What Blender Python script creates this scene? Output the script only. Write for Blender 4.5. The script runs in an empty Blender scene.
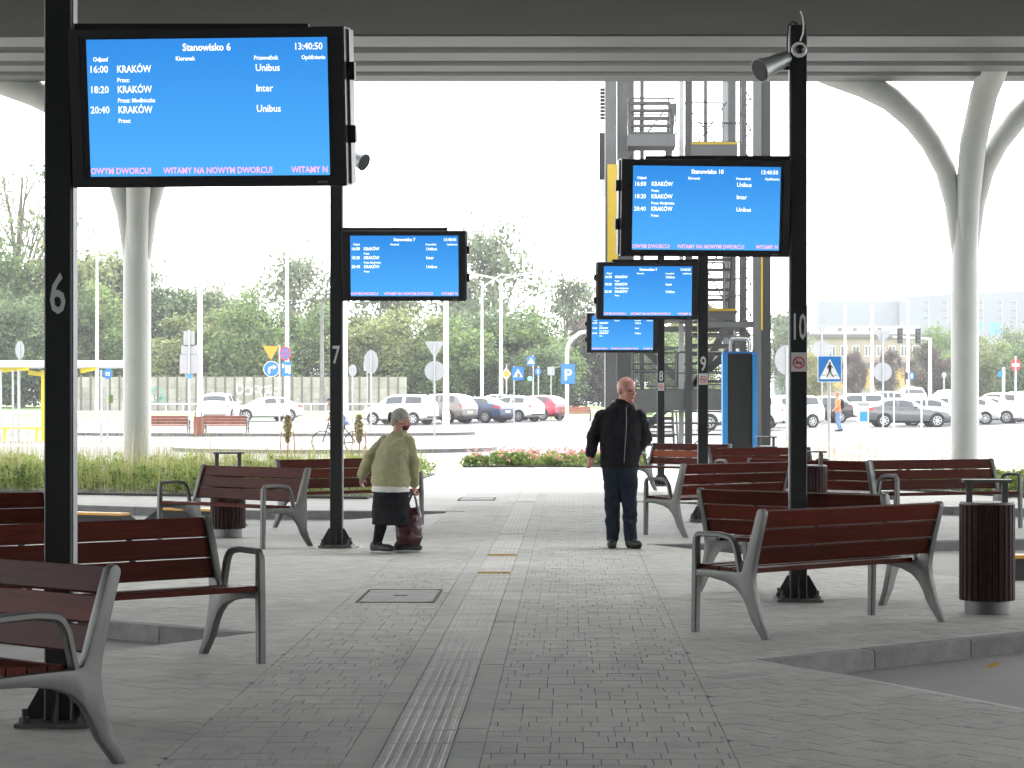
import bpy, bmesh, math, random
from mathutils import Vector, Matrix
R = math.radians
random.seed(7)

# ------------------------------------------------------------------ camera
scn = bpy.context.scene
COL = scn.collection
FPX, VX, HY, CH = 2150.0, 569.0, 404.0, 1.55      # focal length (px), vanishing point, horizon row, eye height
cam_d = bpy.data.cameras.new('camera')
cam = bpy.data.objects.new('camera', cam_d)
COL.objects.link(cam)
cam.location = (0, 0, CH)
cam.rotation_euler = (R(90), 0, 0)
cam_d.sensor_width = 36.0
cam_d.lens = FPX / 1024 * 36.0
cam_d.shift_x = -(VX - 512) / 1024
cam_d.shift_y = (HY - 384) / 1024
cam_d.clip_start = 0.1
cam_d.clip_end = 6000
scn.camera = cam

# ------------------------------------------------------------------ sky and sun (bright overcast)
SUN_EL, SUN_AZ = 52.0, 15.0                        # degrees; azimuth clockwise from +Y
world = bpy.data.worlds.new('World')
scn.world = world
world.use_nodes = True
nt = world.node_tree
nt.nodes.clear()
sky = nt.nodes.new('ShaderNodeTexSky')
sky.sky_type = 'NISHITA'
sky.sun_disc = False
sky.sun_elevation = R(SUN_EL)
sky.sun_rotation = R(SUN_AZ)
sky.air_density = 1.0
sky.dust_density = 1.0
sky.ozone_density = 1.0
hs = nt.nodes.new('ShaderNodeHueSaturation')
hs.inputs['Saturation'].default_value = 0.07
bg = nt.nodes.new('ShaderNodeBackground')
bg.inputs['Strength'].default_value = 0.15
wo = nt.nodes.new('ShaderNodeOutputWorld')
nt.links.new(sky.outputs[0], hs.inputs['Color'])
nt.links.new(hs.outputs[0], bg.inputs[0])
nt.links.new(bg.outputs[0], wo.inputs[0])
sun_d = bpy.data.lights.new('sun', 'SUN')
sun_d.energy = 1.4
sun_d.angle = R(70)
sun_d.color = (1.0, 0.98, 0.95)
sun = bpy.data.objects.new('sun', sun_d)
COL.objects.link(sun)
_d = Vector((math.sin(R(SUN_AZ)) * math.cos(R(SUN_EL)), math.cos(R(SUN_AZ)) * math.cos(R(SUN_EL)), math.sin(R(SUN_EL))))
sun.rotation_euler = _d.to_track_quat('Z', 'Y').to_euler()
sun.location = (0, 0, 60)
scn.view_settings.view_transform = 'Standard'
scn.view_settings.look = 'None'
scn.view_settings.gamma = 1.0
scn.view_settings.use_curve_mapping = False
scn.view_settings.exposure = 2.85

# ------------------------------------------------------------------ helpers
def gx(px, Y):
    return (px - VX) * Y / FPX
def gzp(py, Y):
    return CH - (py - HY) * Y / FPX
_prof = [(-200, -0.13), (52.5, -0.13), (53.2, -0.01), (60, 0.0), (85, 0.17), (104, 0.36), (112, 0.40), (124, 0.52), (132, 0.62), (145, 1.0), (160, 1.3), (220, 1.4), (4000, 1.4)]
def gz(Y):
    for (a, za), (b, zb) in zip(_prof, _prof[1:]):
        if a <= Y <= b:
            return za + (zb - za) * (Y - a) / (b - a)
    return 1.4

def tag(o, label=None, cat=None, group=None, kind=None):
    if label: o['label'] = label
    if cat: o['category'] = cat
    if group: o['group'] = group
    if kind: o['kind'] = kind
    return o

def empty(name, loc=(0, 0, 0), rz=0.0, label=None, cat=None, group=None):
    o = bpy.data.objects.new(name, None)
    o.empty_display_size = 0.1
    COL.objects.link(o)
    o.location = loc
    o.rotation_euler = (0, 0, rz)
    return tag(o, label, cat, group)

def mesh_obj(name, me, parent=None):
    o = bpy.data.objects.new(name, me)
    COL.objects.link(o)
    if parent is not None:
        o.parent = parent
    return o

def copy_tree(o, parent=None):
    c = o.copy()
    COL.objects.link(c)
    c.parent = parent
    for ch in list(o.children):
        copy_tree(ch, c)
    return c

class MB:
    """collects shapes, builds one mesh object"""
    def __init__(self):
        self.v = []; self.f = []
    def add(self, vs, fs):
        n = len(self.v)
        self.v += [tuple(p) for p in vs]
        self.f += [tuple(i + n for i in f) for f in fs]
        return self
    def box(self, c, s, rz=0.0, m=None):
        x, y, z = s[0] / 2, s[1] / 2, s[2] / 2
        vs = [Vector((a, b, d)) for d in (-z, z) for b in (-y, y) for a in (-x, x)]
        if rz:
            q = Matrix.Rotation(rz, 3, 'Z'); vs = [q @ p for p in vs]
        if m is not None:
            vs = [m @ p for p in vs]
        vs = [p + Vector(c) for p in vs]
        return self.add(vs, [(0, 2, 3, 1), (4, 5, 7, 6), (0, 1, 5, 4), (2, 6, 7, 3), (0, 4, 6, 2), (1, 3, 7, 5)])
    def bar(self, p0, p1, w, h, ch=0.0, up=(0, 0, 1)):
        """rectangular bar from p0 to p1, w sideways, h along up, chamfered long edges"""
        p0, p1 = Vector(p0), Vector(p1)
        t = (p1 - p0).normalized(); u = Vector(up)
        s = t.cross(u)
        if s.length < 1e-5: s = t.cross(Vector((0, 1, 0)))
        s.normalize(); u = s.cross(t).normalized()
        a, b = w / 2, h / 2
        if ch > 0:
            sec = [(-a + ch, -b), (a - ch, -b), (a, -b + ch), (a, b - ch), (a - ch, b), (-a + ch, b), (-a, b - ch), (-a, -b + ch)]
        else:
            sec = [(-a, -b), (a, -b), (a, b), (-a, b)]
        n = len(sec)
        vs = [p + s * x + u * y for p in (p0, p1) for x, y in sec]
        fs = [(i, (i + 1) % n, n + (i + 1) % n, n + i) for i in range(n)]
        fs += [tuple(reversed(range(n))), tuple(range(n, 2 * n))]
        return self.add(vs, fs)
    def tube(self, pts, rad, n=8, cap=True):
        pts = [Vector(p) for p in pts]
        if not isinstance(rad, (list, tuple)): rad = [rad] * len(pts)
        vs = []; fs = []
        prev = None
        for i, p in enumerate(pts):
            t = (pts[min(i + 1, len(pts) - 1)] - pts[max(i - 1, 0)])
            t = t.normalized() if t.length > 1e-9 else Vector((0, 0, 1))
            if prev is None:
                a = t.cross(Vector((0, 0, 1)))
                if a.length < 1e-3: a = t.cross(Vector((1, 0, 0)))
            else:
                a = prev - t * prev.dot(t)
            a.normalize(); b = t.cross(a); prev = a
            r = rad[i]
            rx, ry = (r if isinstance(r, (tuple, list)) else (r, r))
            for k in range(n):
                g = 2 * math.pi * k / n
                vs.append(p + a * (math.cos(g) * rx) + b * (math.sin(g) * ry))
        for i in range(len(pts) - 1):
            for k in range(n):
                fs.append((i * n + k, i * n + (k + 1) % n, (i + 1) * n + (k + 1) % n, (i + 1) * n + k))
        if cap:
            fs.append(tuple(reversed(range(n)))); fs.append(tuple(range((len(pts) - 1) * n, len(pts) * n)))
        return self.add(vs, fs)
    def cyl(self, c, r, h, n=16, axis='Z', r2=None):
        c = Vector(c); d = {'X': Vector((1, 0, 0)), 'Y': Vector((0, 1, 0)), 'Z': Vector((0, 0, 1))}[axis]
        return self.tube([c - d * h / 2, c + d * h / 2], [r, r if r2 is None else r2], n)
    def lathe(self, prof, c=(0, 0, 0), n=16):
        vs = []; fs = []
        for r, z in prof:
            for k in range(n):
                g = 2 * math.pi * k / n
                vs.append((c[0] + r * math.cos(g), c[1] + r * math.sin(g), c[2] + z))
        for i in range(len(prof) - 1):
            for k in range(n):
                fs.append((i * n + k, i * n + (k + 1) % n, (i + 1) * n + (k + 1) % n, (i + 1) * n + k))
        fs.append(tuple(reversed(range(n)))); fs.append(tuple(range((len(prof) - 1) * n, len(prof) * n)))
        return self.add(vs, fs)
    def prism(self, poly, z0, z1):
        n = len(poly)
        vs = [(x, y, z) for z in (z0, z1) for x, y in poly]
        fs = [(i, (i + 1) % n, n + (i + 1) % n, n + i) for i in range(n)] + [tuple(reversed(range(n))), tuple(range(n, 2 * n))]
        return self.add(vs, fs)
    def plate(self, poly, o, ux, uz, th):
        """flat polygon (2d) in the plane o+ux*a+uz*b, thickness th along the normal (toward -normal)"""
        o, ux, uz = Vector(o), Vector(ux).normalized(), Vector(uz).normalized()
        nn = ux.cross(uz)
        n = len(poly)
        vs = [o + ux * a + uz * b for a, b in poly] + [o + ux * a + uz * b - nn * th for a, b in poly]
        fs = [tuple(range(n)), tuple(reversed(range(n, 2 * n)))] + [(n + i, n + (i + 1) % n, (i + 1) % n, i) for i in range(n)]
        return self.add(vs, fs)
    def ellipsoid(self, c, r, n=12, m=8, rot=None):
        vs = []; fs = []
        for i in range(m + 1):
            th = math.pi * i / m
            for k in range(n):
                g = 2 * math.pi * k / n
                p = Vector((r[0] * math.sin(th) * math.cos(g), r[1] * math.sin(th) * math.sin(g), r[2] * math.cos(th)))
                if rot is not None: p = rot @ p
                vs.append(p + Vector(c))
        for i in range(m):
            for k in range(n):
                fs.append((i * n + k, (i + 1) * n + k, (i + 1) * n + (k + 1) % n, i * n + (k + 1) % n))
        return self.add(vs, fs)
    def mesh(self, name, mat=None, smooth=None):
        me = bpy.data.meshes.new(name)
        me.from_pydata(self.v, [], self.f)
        if mat is not None: me.materials.append(mat)
        if smooth is not None:
            me.polygons.foreach_set('use_smooth', [True] * len(me.polygons))
            me.set_sharp_from_angle(angle=R(smooth))
        me.update()
        return me
    def build(self, name, mat, parent=None, smooth=None):
        return mesh_obj(name, self.mesh(name, mat, smooth), parent)

def part(name, mat, parent, fn, smooth=None):
    m = MB(); fn(m)
    return m.build(name, mat, parent, smooth)

# ------------------------------------------------------------------ materials
MATS = {}
def mat(name, col, rough=0.6, metal=0.0, var=0.0, vscale=8.0, bump=0.0, bscale=40.0, rnd=0.0, emit=0.0, spec=0.5, coat=0.0):
    m = bpy.data.materials.new(name); m.use_nodes = True
    t = m.node_tree; b = t.nodes['Principled BSDF']
    b.inputs['Roughness'].default_value = rough
    b.inputs['Metallic'].default_value = metal
    b.inputs['Specular IOR Level'].default_value = spec
    if coat: b.inputs['Coat Weight'].default_value = coat
    c = (*col, 1.0)
    b.inputs['Base Color'].default_value = c
    src = None
    if var > 0 or rnd > 0:
        mix = t.nodes.new('ShaderNodeHueSaturation'); mix.inputs['Color'].default_value = c
        val = None
        tc = t.nodes.new('ShaderNodeTexCoord')
        if var > 0:
            n = t.nodes.new('ShaderNodeTexNoise'); n.inputs['Scale'].default_value = vscale; n.inputs['Detail'].default_value = 6; n.inputs['Roughness'].default_value = 0.65
            t.links.new(tc.outputs['Object'], n.inputs['Vector'])
            mr = t.nodes.new('ShaderNodeMapRange'); mr.inputs[1].default_value = 0.3; mr.inputs[2].default_value = 0.7
            mr.inputs[3].default_value = 1 - var; mr.inputs[4].default_value = 1 + var
            t.links.new(n.outputs[0], mr.inputs[0]); val = mr.outputs[0]
        if rnd > 0:
            oi = t.nodes.new('ShaderNodeObjectInfo')
            mr2 = t.nodes.new('ShaderNodeMapRange'); mr2.inputs[3].default_value = 1 - rnd; mr2.inputs[4].default_value = 1 + rnd
            t.links.new(oi.outputs['Random'], mr2.inputs[0])
            if val is None: val = mr2.outputs[0]
            else:
                mu = t.nodes.new('ShaderNodeMath'); mu.operation = 'MULTIPLY'
                t.links.new(val, mu.inputs[0]); t.links.new(mr2.outputs[0], mu.inputs[1]); val = mu.outputs[0]
        t.links.new(val, mix.inputs['Value'])
        t.links.new(mix.outputs[0], b.inputs['Base Color'])
    if bump > 0:
        tc2 = t.nodes.new('ShaderNodeTexCoord')
        n2 = t.nodes.new('ShaderNodeTexNoise'); n2.inputs['Scale'].default_value = bscale; n2.inputs['Detail'].default_value = 4
        t.links.new(tc2.outputs['Object'], n2.inputs['Vector'])
        bp = t.nodes.new('ShaderNodeBump'); bp.inputs['Strength'].default_value = bump; bp.inputs['Distance'].default_value = 0.01
        t.links.new(n2.outputs[0], bp.inputs['Height']); t.links.new(bp.outputs[0], b.inputs['Normal'])
    if emit > 0:
        b.inputs['Emission Color'].default_value = c
        b.inputs['Emission Strength'].default_value = emit
    MATS[name] = m
    return m

def wood_mat(name, col, rnd=0.3):
    m = mat(name, col, 0.45, var=0.0, rnd=0.0, spec=0.07)
    t = m.node_tree; b = t.nodes['Principled BSDF']
    tc = t.nodes.new('ShaderNodeTexCoord'); mp = t.nodes.new('ShaderNodeMapping')
    mp.inputs['Scale'].default_value = (1.5, 30, 30)
    oi = t.nodes.new('ShaderNodeObjectInfo')
    cb = t.nodes.new('ShaderNodeCombineXYZ')
    mul = t.nodes.new('ShaderNodeMath'); mul.operation = 'MULTIPLY'; mul.inputs[1].default_value = 37.0
    t.links.new(oi.outputs['Random'], mul.inputs[0]); t.links.new(mul.outputs[0], cb.inputs[0])
    t.links.new(cb.outputs[0], mp.inputs['Location'])
    n = t.nodes.new('ShaderNodeTexNoise'); n.inputs['Scale'].default_value = 2.0; n.inputs['Detail'].default_value = 5
    t.links.new(tc.outputs['Object'], mp.inputs['Vector']); t.links.new(mp.outputs[0], n.inputs['Vector'])
    rmp = t.nodes.new('ShaderNodeValToRGB')
    c = col
    rmp.color_ramp.elements[0].position = 0.3; rmp.color_ramp.elements[0].color = (c[0] * 0.6, c[1] * 0.55, c[2] * 0.6, 1)
    rmp.color_ramp.elements[1].position = 0.75; rmp.color_ramp.elements[1].color = (c[0] * 1.35, c[1] * 1.4, c[2] * 1.3, 1)
    t.links.new(n.outputs[0], rmp.inputs[0])
    h = t.nodes.new('ShaderNodeHueSaturation')
    mr = t.nodes.new('ShaderNodeMapRange'); mr.inputs[3].default_value = 1 - rnd; mr.inputs[4].default_value = 1 + rnd
    t.links.new(oi.outputs['Random'], mr.inputs[0]); t.links.new(mr.outputs[0], h.inputs['Value'])
    t.links.new(rmp.outputs[0], h.inputs['Color']); t.links.new(h.outputs[0], b.inputs['Base Color'])
    return m

M_pole = mat('anthracite_steel', (0.012, 0.0135, 0.0135), 0.5, 0.2, var=0.15, vscale=3)
M_black = mat('black_plastic', (0.012, 0.012, 0.014), 0.45)
M_case = mat('case_black', (0.014, 0.014, 0.016), 0.4, var=0.1)
M_caseside = mat('case_grey', (0.16, 0.16, 0.17), 0.45, 0.5)
M_alu = mat('cast_aluminium', (0.105, 0.108, 0.102), 0.5, 0.4, var=0.12, vscale=12)
M_wood = wood_mat('hardwood', (0.062, 0.0092, 0.0040))
M_wood_o = wood_mat('hardwood_fresh', (0.24, 0.055, 0.02), 0.1)
M_wood_d = wood_mat('hardwood_dark', (0.022, 0.0075, 0.007), 0.25)
M_wood_r = wood_mat('hardwood_red', (0.28, 0.11, 0.08), 0.15)
M_white = mat('white_paint', (0.72, 0.72, 0.70), 0.5, var=0.06, vscale=2)
M_col = mat('white_concrete', (0.46, 0.472, 0.45), 0.55, var=0.07, vscale=1.2, bump=0.08, bscale=20)
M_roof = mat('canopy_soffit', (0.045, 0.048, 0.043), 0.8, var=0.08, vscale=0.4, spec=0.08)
M_rib = mat('canopy_rib', (0.12, 0.124, 0.12), 0.5, 0.1, var=0.06, vscale=1)
M_plate = mat('dull_base_steel', (0.10, 0.10, 0.10), 0.6, 0.4, var=0.2)
M_grey = mat('galvanised', (0.36, 0.37, 0.38), 0.45, 0.6, var=0.1)
M_lgrey = mat('light_grey_paint', (0.55, 0.56, 0.57), 0.5, var=0.05)
M_sback = mat('sign_back_grey', (0.33, 0.34, 0.35), 0.5, 0.4, var=0.06)
M_tower = mat('tower_steel', (0.085, 0.087, 0.088), 0.5, 0.4, var=0.12, vscale=2)
M_towerd = mat('tower_steel_dark', (0.03, 0.031, 0.032), 0.5, 0.4, var=0.12, vscale=2)
M_yellow = mat('yellow_paint', (0.36, 0.25, 0.012), 0.5, var=0.06)
M_yellow2 = mat('shelter_yellow', (0.80, 0.66, 0.03), 0.5, var=0.05)
M_orange = mat('sign_yellow', (0.62, 0.30, 0.01), 0.45)
M_blue = mat('sign_blue', (0.015, 0.17, 0.52), 0.45)
M_blue2 = mat('panel_blue', (0.03, 0.25, 0.62), 0.45)
M_red = mat('sign_red', (0.60, 0.025, 0.03), 0.45)
M_swhite = mat('sign_white', (0.78, 0.78, 0.78), 0.45)
M_sticker = mat('sticker_white', (0.55, 0.55, 0.55), 0.5)
M_sblack = mat('sign_black', (0.012, 0.012, 0.012), 0.5)
M_num = mat('pole_number', (0.55, 0.56, 0.56), 0.5)
M_glassd = mat('car_glass', (0.05, 0.06, 0.065), 0.08, 0.0, spec=0.8)
M_tyre = mat('tyre', (0.02, 0.02, 0.02), 0.8)
M_rim = mat('wheel_rim', (0.45, 0.46, 0.47), 0.35, 0.7)
M_lamp = mat('headlamp_glass', (0.7, 0.72, 0.74), 0.15)
M_tail = mat('tail_lamp', (0.45, 0.02, 0.02), 0.25)
M_under = mat('underbody', (0.02, 0.02, 0.02), 0.9)
M_green_l = mat('green_signal', (0.05, 0.9, 0.5), 0.4, emit=2.0)
M_red_l = mat('red_signal', (0.9, 0.05, 0.04), 0.4, emit=1.0)
M_dark_l = mat('dark_lens', (0.05, 0.05, 0.05), 0.3)

# screens give off light
def screen_mat():
    m = bpy.data.materials.new('screen_blue'); m.use_nodes = True
    t = m.node_tree; t.nodes.clear()
    tc = t.nodes.new('ShaderNodeTexCoord'); sp = t.nodes.new('ShaderNodeSeparateXYZ')
    t.links.new(tc.outputs['Generated'], sp.inputs[0])
    rp = t.nodes.new('ShaderNodeValToRGB')
    rp.color_ramp.elements[0].color = (0.085, 0.44, 0.98, 1); rp.color_ramp.elements[1].color = (0.035, 0.27, 0.78, 1)
    t.links.new(sp.outputs[2], rp.inputs[0])
    e = t.nodes.new('ShaderNodeEmission'); e.inputs[1].default_value = SCREEN
    o = t.nodes.new('ShaderNodeOutputMaterial')
    t.links.new(rp.outputs[0], e.inputs[0]); t.links.new(e.outputs[0], o.inputs[0])
    return m
SCREEN = 0.152
M_screen = screen_mat()
M_stext = mat('screen_text', (1, 1, 1), 0.5, emit=0.185)
M_spink = mat('screen_ticker', (0.95, 0.45, 0.95), 0.5, emit=0.145)

# surfaces
def paving_mat(name, col, bw, bh, rot, mort=0.012, dirt=0.18):
    m = bpy.data.materials.new(name); m.use_nodes = True
    t = m.node_tree; b = t.nodes['Principled BSDF']; b.inputs['Roughness'].default_value = 0.8
    tc = t.nodes.new('ShaderNodeTexCoord'); mp = t.nodes.new('ShaderNodeMapping'); mp.inputs['Rotation'].default_value = (0, 0, rot)
    t.links.new(tc.outputs['Object'], mp.inputs['Vector'])
    br = t.nodes.new('ShaderNodeTexBrick'); br.inputs['Scale'].default_value = 1.0
    br.inputs['Brick Width'].default_value = bw; br.inputs['Row Height'].default_value = bh; br.inputs['Mortar Size'].default_value = mort * 0.35
    c = col
    br.inputs['Color1'].default_value = (*[v * 1.06 for v in c], 1); br.inputs['Color2'].default_value = (*[v * 0.92 for v in c], 1)
    br.inputs['Mortar'].default_value = (*[v * 0.55 for v in c], 1)
    t.links.new(mp.outputs[0], br.inputs['Vector'])
    n = t.nodes.new('ShaderNodeTexNoise'); n.inputs['Scale'].default_value = 0.9; n.inputs['Detail'].default_value = 7; n.inputs['Roughness'].default_value = 0.7
    t.links.new(tc.outputs['Object'], n.inputs['Vector'])
    mr = t.nodes.new('ShaderNodeMapRange'); mr.inputs[1].default_value = 0.3; mr.inputs[2].default_value = 0.7; mr.inputs[3].default_value = 1 - dirt; mr.inputs[4].default_value = 1 + dirt * 0.6
    t.links.new(n.outputs[0], mr.inputs[0])
    h = t.nodes.new('ShaderNodeHueSaturation'); t.links.new(br.outputs[0], h.inputs['Color']); t.links.new(mr.outputs[0], h.inputs['Value'])
    t.links.new(h.outputs[0], b.inputs['Base Color'])
    return m
def stone_mat(name, col, rnd=0.07):
    """weathered concrete: broad stains, fine speckle, small dark gum spots, each block a little different"""
    m = bpy.data.materials.new(name); m.use_nodes = True
    t = m.node_tree; b = t.nodes['Principled BSDF']; b.inputs['Roughness'].default_value = 0.82; b.inputs['Specular IOR Level'].default_value = 0.35
    g = t.nodes.new('ShaderNodeNewGeometry')
    def noise(sc, det, lo, hi, a=0.3, c=0.7):
        n = t.nodes.new('ShaderNodeTexNoise'); n.inputs['Scale'].default_value = sc; n.inputs['Detail'].default_value = det; n.inputs['Roughness'].default_value = 0.65
        t.links.new(g.outputs['Position'], n.inputs['Vector'])
        r = t.nodes.new('ShaderNodeMapRange'); r.inputs[1].default_value = a; r.inputs[2].default_value = c; r.inputs[3].default_value = lo; r.inputs[4].default_value = hi
        t.links.new(n.outputs[0], r.inputs[0]); return r.outputs[0]
    def mul(x, y):
        q = t.nodes.new('ShaderNodeMath'); q.operation = 'MULTIPLY'; t.links.new(x, q.inputs[0]); t.links.new(y, q.inputs[1]); return q.outputs[0]
    v = mul(noise(0.45, 5, 0.80, 1.12), noise(3.5, 6, 0.86, 1.10))
    v = mul(v, noise(160, 3, 0.78, 1.18))
    vo = t.nodes.new('ShaderNodeTexVoronoi'); vo.inputs['Scale'].default_value = 2.6; t.links.new(g.outputs['Position'], vo.inputs['Vector'])
    r = t.nodes.new('ShaderNodeMapRange'); r.inputs[1].default_value = 0.035; r.inputs[2].default_value = 0.075; r.inputs[3].default_value = 0.62; r.inputs[4].default_value = 1.0
    t.links.new(vo.outputs['Distance'], r.inputs[0]); v = mul(v, r.outputs[0])
    r2 = t.nodes.new('ShaderNodeMapRange'); r2.inputs[3].default_value = 1 - rnd; r2.inputs[4].default_value = 1 + rnd
    t.links.new(g.outputs['Random Per Island'], r2.inputs[0]); v = mul(v, r2.outputs[0])
    h = t.nodes.new('ShaderNodeHueSaturation'); h.inputs['Color'].default_value = (*col, 1); t.links.new(v, h.inputs['Value']); t.links.new(h.outputs[0], b.inputs['Base Color'])
    n = t.nodes.new('ShaderNodeTexNoise'); n.inputs['Scale'].default_value = 140; n.inputs['Detail'].default_value = 3; t.links.new(g.outputs['Position'], n.inputs['Vector'])
    bp = t.nodes.new('ShaderNodeBump'); bp.inputs['Strength'].default_value = 0.3; bp.inputs['Distance'].default_value = 0.006; t.links.new(n.outputs[0], bp.inputs['Height']); t.links.new(bp.outputs[0], b.inputs['Normal'])
    return m
M_block = stone_mat('paving_block_grey', (0.40, 0.405, 0.37))
M_tact = stone_mat('tactile_concrete', (0.48, 0.48, 0.45), 0.0)
M_joint = mat('joint_sand', (0.05, 0.05, 0.046), 0.95, var=0.2)
M_pave = paving_mat('platform_paving', (0.40, 0.40, 0.372), 0.2, 0.1, R(-40))
M_pave2 = paving_mat('walk_paving', (0.345, 0.345, 0.32), 0.15, 0.15, 0.0)
M_kerb = mat('kerb_concrete', (0.15, 0.152, 0.146), 0.85, var=0.28, vscale=5, bump=0.5, bscale=60, rnd=0.25)
M_lane = mat('bus_lane_concrete', (0.28, 0.28, 0.265), 0.85, var=0.2, vscale=0.6, bump=0.2, bscale=90)
M_asph = mat('asphalt', (0.050, 0.050, 0.052), 0.85, var=0.18, vscale=0.35, bump=0.1, bscale=60)
M_ground = mat('pale_pavement', (0.155, 0.155, 0.15), 0.85, var=0.12, vscale=0.3)
M_bike = mat('red_cycle_path', (0.30, 0.13, 0.10), 0.85, var=0.12, vscale=0.6)
M_grass = mat('grass', (0.10, 0.17, 0.035), 0.9, var=0.3, vscale=0.8, bump=0.5, bscale=12)
M_mark = mat('road_marking', (0.75, 0.75, 0.74), 0.7, var=0.1)
M_yellowdot = mat('worn_yellow', (0.42, 0.28, 0.05), 0.8, var=0.3, vscale=30)

# ================================================================== SETTING
# ground: one sheet to the horizon following a gentle rise
def sheet(name, m, x0, x1, ys, dz, label=None, kind='structure', nx=1):
    b = MB(); xs = [x0 + (x1 - x0) * i / nx for i in range(nx + 1)]
    n = nx + 1
    vs = [(x, y, gz(y) + dz) for y in ys for x in xs]
    fs = [(j * n + i, j * n + i + 1, (j + 1) * n + i + 1, (j + 1) * n + i) for j in range(len(ys) - 1) for i in range(nx)]
    b.add(vs, fs)
    return tag(b.build(name, m), kind=kind)
def yspan(a, b):
    return [a] + [y for y, _ in _prof if a < y < b] + [b]
sheet('ground', M_ground, -1500, 1500, yspan(-150, 2500), 0.0)
b = MB(); b.add([(-40, -60, -0.12), (40, -60, -0.12), (40, 52.4, -0.12), (-40, 52.4, -0.12)], [(0, 1, 2, 3)])
tag(b.build('bus_lane', M_lane), kind='structure')
# roads beyond the platform
sheet('road', M_asph, -120, 120, yspan(62, 74), 0.004)
sheet('road', M_asph, -150, 9, yspan(86, 128), 0.004)
sheet('car_park', M_asph, 9.02, 150, yspan(96, 200), 0.008)
sheet('cycle_path', M_bike, -90, -2, yspan(98.5, 101), 0.009)
sheet('grass_verge', M_grass, -140, 12, yspan(133, 149), 0.008)
sheet('grass_verge', M_grass, -140, 160, yspan(152, 400), 0.010)
# curved traffic island beyond the hedge
def island(cx, cy, rx, ry, name='traffic_island'):
    n = 36
    b = MB()
    pts = [(cx + rx * math.cos(2 * math.pi * k / n), cy + ry * math.sin(2 * math.pi * k / n)) for k in range(n)]
    vs = [(x, y, gz(y) + 0.006) for x, y in pts] + [(x, y, gz(y) + 0.12) for x, y in pts] + [(cx, cy, gz(cy) + 0.125)]
    fs = [(i, (i + 1) % n, n + (i + 1) % n, n + i) for i in range(n)] + [(n + i, n + (i + 1) % n, 2 * n) for i in range(n)]
    b.add(vs, fs)
    return tag(b.build(name, M_kerb, smooth=30), kind='structure')
island(-7.5, 69, 5.2, 3.6)
island(-13, 92, 9, 3.0)
# road markings: zebra bars and edge lines
def mark(x, y, sx, sy, rz=0):
    q = Matrix.Rotation(rz, 3, 'Z')
    vs = []
    for a, c in ((-1, -1), (1, -1), (1, 1), (-1, 1)):
        p = q @ Vector((a * sx / 2, c * sy / 2, 0)) + Vector((x, y, 0))
        vs.append((p.x, p.y, gz(p.y) + 0.0135))
    m = MB(); m.add(vs, [(0, 1, 2, 3)])
    return tag(m.build('road_marking', M_mark), kind='structure')
for k in range(7): mark(6.0 + k * 1.5, 66.5, 0.5, 3.6)
for k in range(8): mark(13.5 + k * 2.6, 101.0 - 0.2 * k, 0.12, 7.0, R(-14))
for k in range(6): mark(-30 + k * 7, 107, 3.0, 0.14)
mark(-20, 86.6, 60, 0.14); mark(-16, 73.4, 40, 0.14)

# ------------------------------------------------------------------ platform
A1 = (1.13, 13.07); A2 = (0.85, 23.8); A3 = (1.0, 34.4); B1 = (-2.12, 14.6); B2 = (-1.5, 31.1)
poly = [(4.4, -5), (4.4, 7), A1, (4.7, 15.96), (4.95, 16.4), (4.9, 16.9), A2, (6.7, 25.05), (7.2, 26.3), (6.6, 28.4), A3,
        (5.1, 33.0), (6.6, 32.0), (9.0, 30.8), (16, 30), (16, 52.6), (-18, 52.6), (-18, 40), (-12, 36.0), (-7.5, 33.0), (-4.42, 31.35), B2,
        (-5.4, 25.6), (-6.2, 24.4), (-7.5, 20), (-7.5, 15.6), (-5.6, 15.0), (-4.2, 15.35), (-3.44, 15.6), B1, (-7.4, 7), (-7.4, -5)]
pave = part('pavement', M_pave, None, lambda m: m.prism(poly, -0.3, -0.010))
tag(pave, kind='structure')

def clip_poly(pts, reg):
    out = pts
    for i in range(len(reg)):
        a, c = reg[i], reg[(i + 1) % len(reg)]
        ex, ey = c[0] - a[0], c[1] - a[1]
        res = []
        for j in range(len(out)):
            p, q = out[j], out[(j + 1) % len(out)]
            dp = ex * (p[1] - a[1]) - ey * (p[0] - a[0]); dq = ex * (q[1] - a[1]) - ey * (q[0] - a[0])
            if dp >= 0: res.append(p)
            if dp * dq < 0:
                tt = dp / (dp - dq); res.append((p[0] + (q[0] - p[0]) * tt, p[1] + (q[1] - p[1]) * tt))
        out = res
        if len(out) < 3: return []
    return out
def area(p):
    return 0.5 * sum(p[i][0] * p[(i + 1) % len(p)][1] - p[(i + 1) % len(p)][0] * p[i][1] for i in range(len(p)))
def block_geo(pts, g, z, ch=0.0025):
    """one paving block: polygon shrunk by the joint, chamfered top edge"""
    cx = sum(p[0] for p in pts) / len(pts); cy = sum(p[1] for p in pts) / len(pts)
    def shrink(d):
        o = []
        for x, y in pts:
            dx, dy = x - cx, y - cy
            o.append((cx + dx - math.copysign(min(d, abs(dx)), dx) if abs(dx) > 1e-6 else cx, cy + dy - math.copysign(min(d, abs(dy)), dy) if abs(dy) > 1e-6 else cy))
        return o
    n = len(pts)
    a, c = shrink(g), shrink(g + ch)
    vs = [(x, y, -0.012) for x, y in a] + [(x, y, z - ch * 0.8) for x, y in a] + [(x, y, z) for x, y in c]
    fs = [(i, (i + 1) % n, n + (i + 1) % n, n + i) for i in range(n)] + [(n + i, n + (i + 1) % n, 2 * n + (i + 1) % n, 2 * n + i) for i in range(n)] + [tuple(range(2 * n, 3 * n))]
    return vs, fs
rb = random.Random(3)
blocks = []          # (sortY, pts)
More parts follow.
